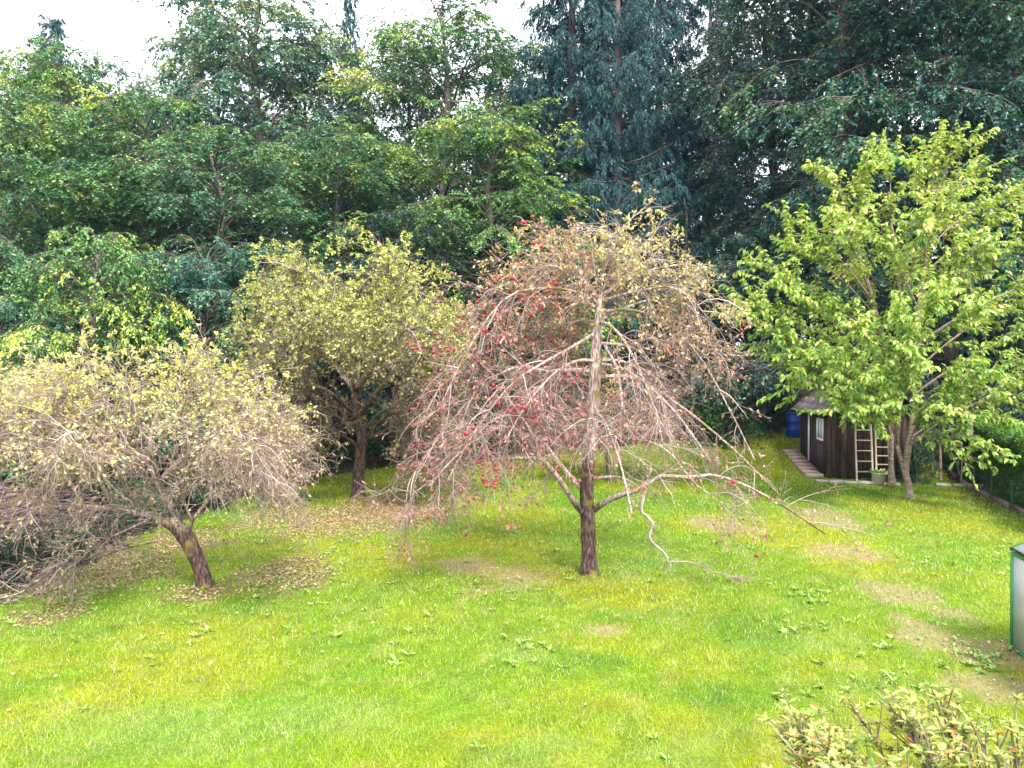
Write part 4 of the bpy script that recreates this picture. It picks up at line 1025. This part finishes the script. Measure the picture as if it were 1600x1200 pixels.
leanto = empty('lean_to', S(SW + .05, 0, 0), 'dark open lean-to shelter beside the right wall of the shed', 'shelter')
part('roof', [((SW + .75, 1.5, 1.85), (1.4, 3.1, .05))], M['dark_wood'], leanto)
part('post', [((SW + 1.38, .05, .9), (.08, .08, 1.86))], M['old_wood'], leanto)
part('post', [((SW + 1.38, 2.9, .9), (.08, .08, 1.86))], M['old_wood'], leanto)
part('back_wall', [((SW + .75, 3.0, .95), (1.4, .03, 1.75))], M['dark_wood'], leanto)
# slabs and edging
for k in range(6):
    mb = MB(); x = -.25 + k * .36
    c = S(x, -.52 - rng.uniform(0, .08), 0); c[2] = float(G(c[0], c[1])) + .03
    mb.box(c, (.33 * rng.uniform(.9, 1.05), .22, .08), ROT, jit=.012, rng=rng)
    o = mb.build('stone_slab', M['stone'], origin=tuple(c)); tag(o, ['pale kerb stone at the left front corner of the shed', 'pale kerb stone second from the shed corner', 'pale kerb stone third from the shed corner', 'pale kerb stone before the left ladder', 'pale kerb stone between the two ladders', 'pale kerb stone under the white pot'][k], 'stone', 'kerb stones before the shed')
for k in range(3):
    mb = MB(); x = 2.9 + k * .42; c = S(x, -.35, 0); c[2] = float(G(c[0], c[1])) + .02
    mb.box(c, (.36, .2, .07), ROT, jit=.014, rng=rng)
    tag(mb.build('stone_slab', M['stone'], origin=tuple(c)), ['pale stone nearest the cherry stems, before the lean-to', 'middle one of the pale stones before the lean-to', 'rightmost pale stone before the lean-to'][k], 'stone', 'stones before the lean-to')
pv = empty('paving_path', S(-.4, 1.4, 0), 'narrow pinkish slab path along the left shed wall', 'path')
for k in range(8):
    c = S(-.32, .1 + k * .42, 0); c[2] = float(G(c[0], c[1])) + .035
    mb = MB(); mb.box(c, (.44, .39, .1), ROT, jit=.008, rng=rng); mb.build('slab', M['pink_stone'], pv)

# ------------------------------------------------------------------ ladders, pot, drum, poles
def ladder(s0, s1, foot, topy, H, n, label):
    wdt = s1 - s0; r = empty('ladder', S((s0 + s1) / 2, foot, -.05), label, 'ladder', 'ladders leaning on the shed')
    for s in (s0, s1):
        mb = MB(); q = np.array([[S(s, foot, -.06), S(s, (foot + topy) / 2, H / 2), S(s + (.03 if s == s0 else -.03), topy, H)]])
        mb.tubes(q, np.full((1, 3), .026), 8, cap=True); mb.build('rail', M['ladder'], r, smooth=True)
    for k in range(n):
        t = (k + .8) / n; z = H * t; y = foot + (topy - foot) * t
        mb = MB(); mb.tubes(np.array([[S(s0 + .03 * t, y, z), S(s1 - .03 * t, y, z)]]), np.full((1, 2), .017), 7, cap=True); mb.build('rung', M['ladder'], r, smooth=True)
ladder(.69, 1.10, -.42, -.1, 2.25, 8, 'left and larger of two wooden ladders leaning on the shed')
ladder(1.22, 1.55, -.34, -.08, 2.1, 9, 'right and narrower of two wooden ladders, behind the white pot')
c = S(1.2, -.62, 0); c[2] = float(G(c[0], c[1])) + .02
pot = empty('flower_pot', c, 'off white flower pot with pale plant before the right ladder', 'flower pot')
prof = [(.01, .0), (.115, 0), (.165, .27), (.185, .275), (.185, .32), (.165, .32), (.16, .27), (.01, .26)]
v = [[rr * math.cos(k * math.pi / 10), rr * math.sin(k * math.pi / 10), z] for rr, z in prof for k in range(20)]
f = [[j * 20 + k, j * 20 + (k + 1) % 20, (j + 1) * 20 + (k + 1) % 20, (j + 1) * 20 + k] for j in range(len(prof) - 1) for k in range(20)]
mb = MB(); mb.add(np.array(v) + c, f); mb.build('pot', M['pot'], pot, smooth=False)
n = 120; az = rng.uniform(0, 6.28, n); rr = rng.uniform(0, .15, n)
mb = MB(); mb.leaves(c + np.stack([np.cos(az) * rr, np.sin(az) * rr, np.full(n, .27)], 1), np.stack([np.cos(az), np.sin(az), rng.uniform(.1, 1.4, n)], 1), UP + rng.normal(0, .3, (n, 3)), rng.uniform(.08, .2, n), .05, rng.uniform(.3, 1, n)); mb.build('plant', M['weed'], pot)
g = np.array([9.92, 26.0, 0]); g[2] = float(G(g[0], g[1]))
SD_ = .9
dr = empty('plastic_drum', g, 'bright blue plastic drum behind the left wall of the shed', 'drum')
prof = [(.01, 0), (.27, .0), (.29, .04), (.29, .28), (.305, .30), (.29, .32), (.29, .60), (.305, .62), (.29, .64), (.29, .88), (.27, .92), (.01, .92)]
v = [[rr * math.cos(k * math.pi / 12), rr * math.sin(k * math.pi / 12), z] for rr, z in prof for k in range(24)]
f = [[j * 24 + k, j * 24 + (k + 1) % 24, (j + 1) * 24 + (k + 1) % 24, (j + 1) * 24 + k] for j in range(len(prof) - 1) for k in range(24)]
mb = MB(); mb.add(np.array(v) * SD_ + g, f); mb.build('body', M['blue'], dr, smooth=True)
mb = MB(); mb.tubes(np.array([[g + UP * .81, g + UP * .855]]), np.full((1, 2), .27), 24, cap=True); mb.build('lid', M['blue'], dr)
for (pa, pb, r, lab) in (((1463, 742, 20.3), (1444, 640, 20.9), .035, 'pale pole leaning against the lean-to'), ((1470, 750, 20.3), (1466, 655, 20.8), .04, 'dark post standing right of the leaning pole'),
                         ((1455, 744, 20.5), (1452, 650, 20.9), .025, 'thin dark pole left of the pale leaning pole')):
    a = GP(pa[0], pa[1]); a = P(pa[0], pa[1], a[1]); q = P(pb[0], pb[1], a[1] + .5)
    mb = MB(); mb.tubes(catmull([a - UP * .03, (a + q) / 2 + [.01, 0, 0], q], 8)[None], np.full((1, 8), r), 8, cap=True, rough=.05, rng=rng)
    tag(mb.build('wooden_pole', M['old_wood'], origin=tuple(a), smooth=True), lab, 'pole', 'poles beside the shed')

# ------------------------------------------------------------------ right boundary: hedge, edging board, wire fence
hy = np.array([14.2, 22.6]); rng = np.random.default_rng(66)
hroot = empty('clipped_hedge', (edge_right(15) + 1.0, 15, float(G(12, 15))), 'long clipped green hedge at the right picture edge', 'hedge')
n = 38000; yy = rng.uniform(13.0, 22.4, n)
face = rng.random(n); bx0 = edge_right(yy) + .16 + (yy - 16) * .1; wd = 1.1
hz = 1.52 + .05 * np.sin(yy * 2) 
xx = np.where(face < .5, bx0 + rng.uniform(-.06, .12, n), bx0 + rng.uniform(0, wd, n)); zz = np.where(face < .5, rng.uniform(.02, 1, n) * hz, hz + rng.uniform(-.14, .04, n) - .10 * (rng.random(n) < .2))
gz = G(xx, yy)
pp = np.stack([xx, yy, gz + zz], 1)
out = np.where((face < .5)[:, None], np.array([-1., -.2, .35]), np.array([0., 0, 1.])) + rng.normal(0, .55, (n, 3))
mb = MB(); mb.leaves(pp, out + rng.normal(0, .5, (n, 3)), nrm(out), rng.uniform(.06, .10, n), rng.uniform(.035, .06, n), np.clip(rng.normal(.42, .22, n) + .35 * (face >= .5), 0, 1))  # top leaves get a lighter tint: sunlight on the hedge top painted in
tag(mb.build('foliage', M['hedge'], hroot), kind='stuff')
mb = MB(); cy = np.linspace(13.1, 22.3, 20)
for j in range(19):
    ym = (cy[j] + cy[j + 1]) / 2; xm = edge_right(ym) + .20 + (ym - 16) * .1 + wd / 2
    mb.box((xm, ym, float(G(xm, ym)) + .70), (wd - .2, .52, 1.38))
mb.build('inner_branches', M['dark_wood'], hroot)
yb = np.arange(14.0, 22.2, 1.3)
ed = empty('edging_board', (float(edge_right(15)), 15, 0), 'low dark edging boards along the right lawn edge below the hedge', 'edging')
fe = empty('wire_fence', (float(edge_right(15)) + .12, 15, 0), 'low green wire fence between the lawn and the hedge', 'fence')
for k in range(len(yb) - 1):
    a = np.array([edge_right(yb[k]), yb[k], 0]); q = np.array([edge_right(yb[k + 1] - .02), yb[k + 1] - .02, 0]); a[2] = G(a[0], a[1]); q[2] = G(q[0], q[1])
    m_ = (a + q) / 2; dv = nrm(q - a); sx = nrm(np.cross(dv, UP)); R_ = np.stack([sx, dv, np.cross(sx, dv)], 1)
    mb = MB(); mb.box(m_ + UP * .05, (.035, float(np.linalg.norm(q - a)), .13), R_, jit=.006, rng=rng); mb.build('board', M['old_wood'], ed)
    o_ = np.array([.05, 0, 0])
    mb = MB(); mb.tubes(np.array([[a + o_ - UP * .05, a + o_ + UP * .62]]), np.full((1, 2), .016), 7, cap=True); mb.build('post', M['wire'], fe)
    mb = MB()
    for h in (.12, .28, .44, .58):
        mb.tubes(np.array([[a + o_ + UP * h, m_ + o_ + UP * (h - .008), q + o_ + UP * h]]), np.full((1, 3), .0035), 4)
    for j in range(9):
        c_ = a + (q - a) * (j + .5) / 9 + o_; mb.tubes(np.array([[c_ + UP * .1, c_ + UP * .58]]), np.full((1, 2), .0025), 3)
    mb.build('wire_mesh', M['wire'], fe)
n = 5000; y_ = rng.uniform(13.5, 22, n); x_ = edge_right(y_) + rng.uniform(.02, .4, n); az = rng.uniform(0, 6.28, n)
mb = MB(); mb.leaves(np.stack([x_, y_, G(x_, y_) + rng.uniform(0, .03, n)], 1), np.stack([np.cos(az), np.sin(az), rng.normal(0, .2, n)], 1), UP + rng.normal(0, .3, (n, 3)), .06, .035, rng.uniform(0, .6, n))
tag(mb.build('hedge_litter', M['litter']), 'brown dead leaves on the soil below the hedge', 'leaves', kind='stuff')
for (px, py, d, H, lab) in ((1502, 760, 20.2, 1.2, 'thin bare stake standing before the hedge'),):
    a = GP(px, py); mb = MB(); mb.tubes(np.array([[a - UP * .02, a + UP * H * .5 + [.01, 0, 0], a + UP * H]]), np.full((1, 3), .018), 7, cap=True)
    tag(mb.build('garden_stake', M['old_wood'], origin=tuple(a)), lab, 'stake')

# ------------------------------------------------------------------ cold frame greenhouse at the right picture edge
a = GP(1582, 1012); th = math.radians(-15)
ex = np.array([math.cos(th), math.sin(th), 0]); ey = np.array([math.sin(th), -math.cos(th), 0])   # ey runs towards the camera
ey = -np.array([math.sin(math.radians(15)), math.cos(math.radians(15)), 0])
gh = empty('small_greenhouse', a, 'small greenhouse with green metal frame and milky panels at the right edge', 'greenhouse')
W_, D_, H_ = 1.1, 1.9, 1.05
def Q(x, y, z): return a + ex * x + ey * y + UP * z
RG = np.stack([ex, -ey, UP], 1)
def gbar(name, p0, p1, t, mat=M['green_metal']):
    dv = nrm(p1 - p0); s_ = nrm(np.cross(dv, UP if abs(dv[2]) < .9 else ex)); R_ = np.stack([s_, dv, np.cross(s_, dv)], 1)
    mb = MB(); mb.box((p0 + p1) / 2, (t, float(np.linalg.norm(p1 - p0)), t), R_); return mb.build(name, mat, gh)
for x in (0, W_):
    for y in (0, D_): gbar('post', Q(x, y, -.04), Q(x, y, H_), .042)
for z in (.02, H_):
    for x in (0, W_): gbar('rail', Q(x, .022, z), Q(x, D_ - .022, z), .036)
    for y in (0, D_): gbar('rail', Q(.022, y, z), Q(W_ - .022, y, z), .036)
gbar('post', Q(0, D_ / 2, .04), Q(0, D_ / 2, H_ - .02), .03)
for y in (0, D_):
    gbar('rafter', Q(-.03, y, H_ + .03), Q(W_ / 2, y, H_ + .32), .034); gbar('rafter', Q(W_ + .03, y, H_ + .03), Q(W_ / 2, y, H_ + .32), .034)
gbar('ridge', Q(W_ / 2, 0, H_ + .335), Q(W_ / 2, D_, H_ + .335), .036)
gbar('gasket', Q(-.028, .02, H_ + .055), Q(-.028, D_ - .02, H_ + .055), .014, M['black'])
def gp(pts):
    mb = MB(); p_ = np.array(pts); nn = nrm(np.cross(p_[1] - p_[0], p_[2] - p_[0])) * .004
    mb.add(np.vstack([p_ + nn, p_ - nn]), [[0, 1, 2, 3], [7, 6, 5, 4], [0, 4, 5, 1], [1, 5, 6, 2], [2, 6, 7, 3], [3, 7, 4, 0]]); mb.build('panel', M['poly'], gh)
for y0_, y1_ in ((.02, D_ / 2 - .015), (D_ / 2 + .015, D_ - .02)):
    for x in (0, W_): gp([Q(x, y0_, .04), Q(x, y1_, .04), Q(x, y1_, H_ - .02), Q(x, y0_, H_ - .02)])
    gp([Q(-.02, y0_, H_ + .045), Q(-.02, y1_, H_ + .045), Q(W_ / 2, y1_, H_ + .325), Q(W_ / 2, y0_, H_ + .325)]); gp([Q(W_ + .02, y0_, H_ + .045), Q(W_ + .02, y1_, H_ + .045), Q(W_ / 2, y1_, H_ + .325), Q(W_ / 2, y0_, H_ + .325)])
for y in (0, D_): gp([Q(.02, y, .04), Q(W_ - .02, y, .04), Q(W_ - .02, y, H_ - .02), Q(.02, y, H_ - .02)])

# ------------------------------------------------------------------ brush pile at the left
rng = np.random.default_rng(88)
n = 1500; c0 = np.array([-9.3, 12.6]); x = c0[0] + rng.normal(0, .9, n); y = c0[1] + rng.normal(0, 1.6, n)
hgt = 1.5 * np.exp(-((x - c0[0]) / 1.3) ** 2 - ((y - c0[1]) / 2.3) ** 2)
st = np.stack([x, y, G(x, y) + hgt * rng.random(n) + .02], 1)
az = rng.normal(.5, .5, n) + np.pi * (rng.random(n) < .5); d = np.stack([np.cos(az), np.sin(az), rng.normal(.12, .25, n)], 1)
s_ = curves(st, d, rng.uniform(.4, 1.8, n), 5, rng, bend=-.25, wig=.06)
s_[:, :, 2] = np.maximum(s_[:, :, 2], G(s_[:, :, 0], s_[:, :, 1]) + .01)
mb = MB(); mb.tubes(s_, taper(rng.uniform(.005, .022, n), .003, 5), 4, attr=rng.random(n))
tag(mb.build('brush_pile', M['brush']), 'heap of cut purple brown branches behind the left apple tree', 'brush pile', kind='stuff')

# ------------------------------------------------------------------ weeds in the lawn
def rosettes(rng, spots):
    mb = MB()
    for (x, y, s, k) in spots:
        az = rng.uniform(0, 6.28, k); el = rng.uniform(.15, .9, k)
        d = np.stack([np.cos(az) * np.cos(el), np.sin(az) * np.cos(el), np.sin(el)], 1)
        pos = np.tile([x, y, float(G(x, y))], (k, 1)) + d * .01
        shaped_leaves(mb, pos, d, UP + d * -.3 + rng.normal(0, .15, (k, 3)), rng.uniform(.6, 1.1, k) * s, rng.uniform(.28, .42, k) * s, np.clip(rng.normal(.55, .25, k), 0, 1))
    return mb
sp = []
while len(sp) < 420:
    x, y = rng.uniform(-6, 11), rng.uniform(5.5, 18)
    if on_lawn(np.array([x]), np.array([y]))[0] and fbm(np.array([x * .6 + 7]), np.array([y * .6]))[0] > rng.uniform(.35, .75): sp.append((x, y, rng.uniform(.05, .11), rng.integers(4, 9)))
tag(rosettes(rng, sp).build('lawn_weeds', M['weed']), 'small broadleaf weeds dotted through the lawn', 'weeds', kind='stuff')
for (px, py, k, lab) in ((1405, 1060, 20, 'pale broadleaf weed clump in the grass above the rhododendron'), (1525, 1030, 60, 'dark green low weed patch beside the small greenhouse'), (1255, 930, 30, 'broadleaf weed clump right of the fallen branch tip'), (820, 1015, 24, 'bluish weed clump in the lawn left of centre')):
    g = GP(px, py); q = [(g[0] + rng.normal(0, .16), g[1] + rng.normal(0, .16), rng.uniform(.06, .11), 8) for _ in range(k // 3)]
    rw = empty('weed_clump', g, lab, 'weed', 'weed clumps in the lawn'); rosettes(rng, q).build('leaves', M['weed'], rw)

# ------------------------------------------------------------------ rhododendron at the bottom right
rng = np.random.default_rng(99); c0 = np.array([2.95, 4.25, 0.0]); c0[2] = float(G(c0[0], c0[1]))
rh = empty('rhododendron', c0, 'leggy yellow green rhododendron bush with orange leaves at bottom right', 'shrub')
n1 = 95; az = rng.uniform(0, 6.28, n1); rad = np.sqrt(rng.random(n1)) * 1.35
tgt = c0 + np.stack([np.cos(az) * rad * 1.2, np.sin(az) * rad * .75, 0.79 - .28 * (rad / 1.35) ** 2 + rng.normal(0, .05, n1)], 1)
st = c0 + np.stack([np.cos(az) * rad * .2, np.sin(az) * rad * .2, np.zeros(n1)], 1)
s1 = np.array([bezier_limb(q0, q1, -.12, 9) for q0, q1 in zip(st, tgt)]) + rng.normal(0, .008, (n1, 9, 3))
w = MB(); w.tubes(s1, taper(np.full(n1, .011), .005, 9), 6, attr=np.clip(rng.normal(.5, .2, n1), 0, 1))
n2 = 1300; p, d, i, t = spawn(s1, n2, rng, .5, 1., .6, .2, up=.5)
s2 = curves(p, d, rng.uniform(.08, .3, n2), 5, rng, bend=.3, wig=.06); w.tubes(s2, taper(np.full(n2, .005), .003, 5), 5, attr=np.clip(rng.normal(.5, .25, n2), 0, 1))
w.build('branches', M['rhodo_twig'], rh)
tips = np.vstack([s1[:, -1], s2[:, -1]]); axd = nrm(np.vstack([s1[:, -1] - s1[:, -2], s2[:, -1] - s2[:, -2]]) + UP * .4)
pp, dd, nn, LL, tt = [], [], [], [], []
for q, ax in zip(tips, axd):
    k = rng.integers(5, 10); a0 = rng.uniform(0, 6.28); u = nrm(np.cross(ax, [.3, .9, .1])); v = np.cross(ax, u); tb_ = rng.normal(.42, .18)
    for j in range(k):
        an = a0 + j * 2.4 + rng.normal(0, .2); e = rng.uniform(.0, .9); dv = (math.cos(an) * u + math.sin(an) * v) * math.cos(e) + ax * math.sin(e)
        pp.append(q - ax * rng.uniform(0, .025)); dd.append(dv); nn.append(nrm(ax + rng.normal(0, .25, 3) + 1e-3)); LL.append(rng.uniform(.04, .085))
        tt.append(.97 if rng.random() < .06 else min(.85, max(0, tb_ + rng.normal(0, .18))))
pp, dd, nn, LL, tt = map(np.array, (pp, dd, nn, LL, tt))
u = pp[:, 0] / pp[:, 1] * FPX + 800; vv = 585 + (3 - pp[:, 2]) / pp[:, 1] * FPX
inv = np.where((u < 1600) & (vv < 1200))[0]; inv = inv[np.argsort(vv[inv])][:300]
rest = np.setdiff1d(np.arange(len(pp)), inv)
lf = MB(); shaped_leaves(lf, pp[rest], dd[rest], nn[rest], LL[rest], LL[rest] * .36, tt[rest], .12, .2); tag(lf.build('foliage', M['rhodo_leaf'], rh), kind='stuff')
RT = [.05, .25, .4, .55, .7, .85, .97]
put_leaves('leaf', leaf_meshes('rhododendron_leaf', M['rhodo_leaf'], RT, .36, .2, .12), RT, pp[inv], dd[inv], nn[inv], LL[inv], tt[inv], rh)

# ------------------------------------------------------------------ thin hazy air
mh, N, Lk, out = new_mat('haze_air')
pv_ = N.new('ShaderNodeVolumePrincipled'); pv_.inputs['Color'].default_value = (0.45, 0.68, 1.0, 1); pv_.inputs['Density'].default_value = 0.00025
Lk.new(pv_.outputs[0], out.inputs['Volume'])
mb = MB(); mb.box((0, 285, 19), (880, 720, 42))
hz_o = mb.build('haze', mh); tag(hz_o, 'thin pale haze in the air between the garden and the forest', 'haze', kind='stuff')
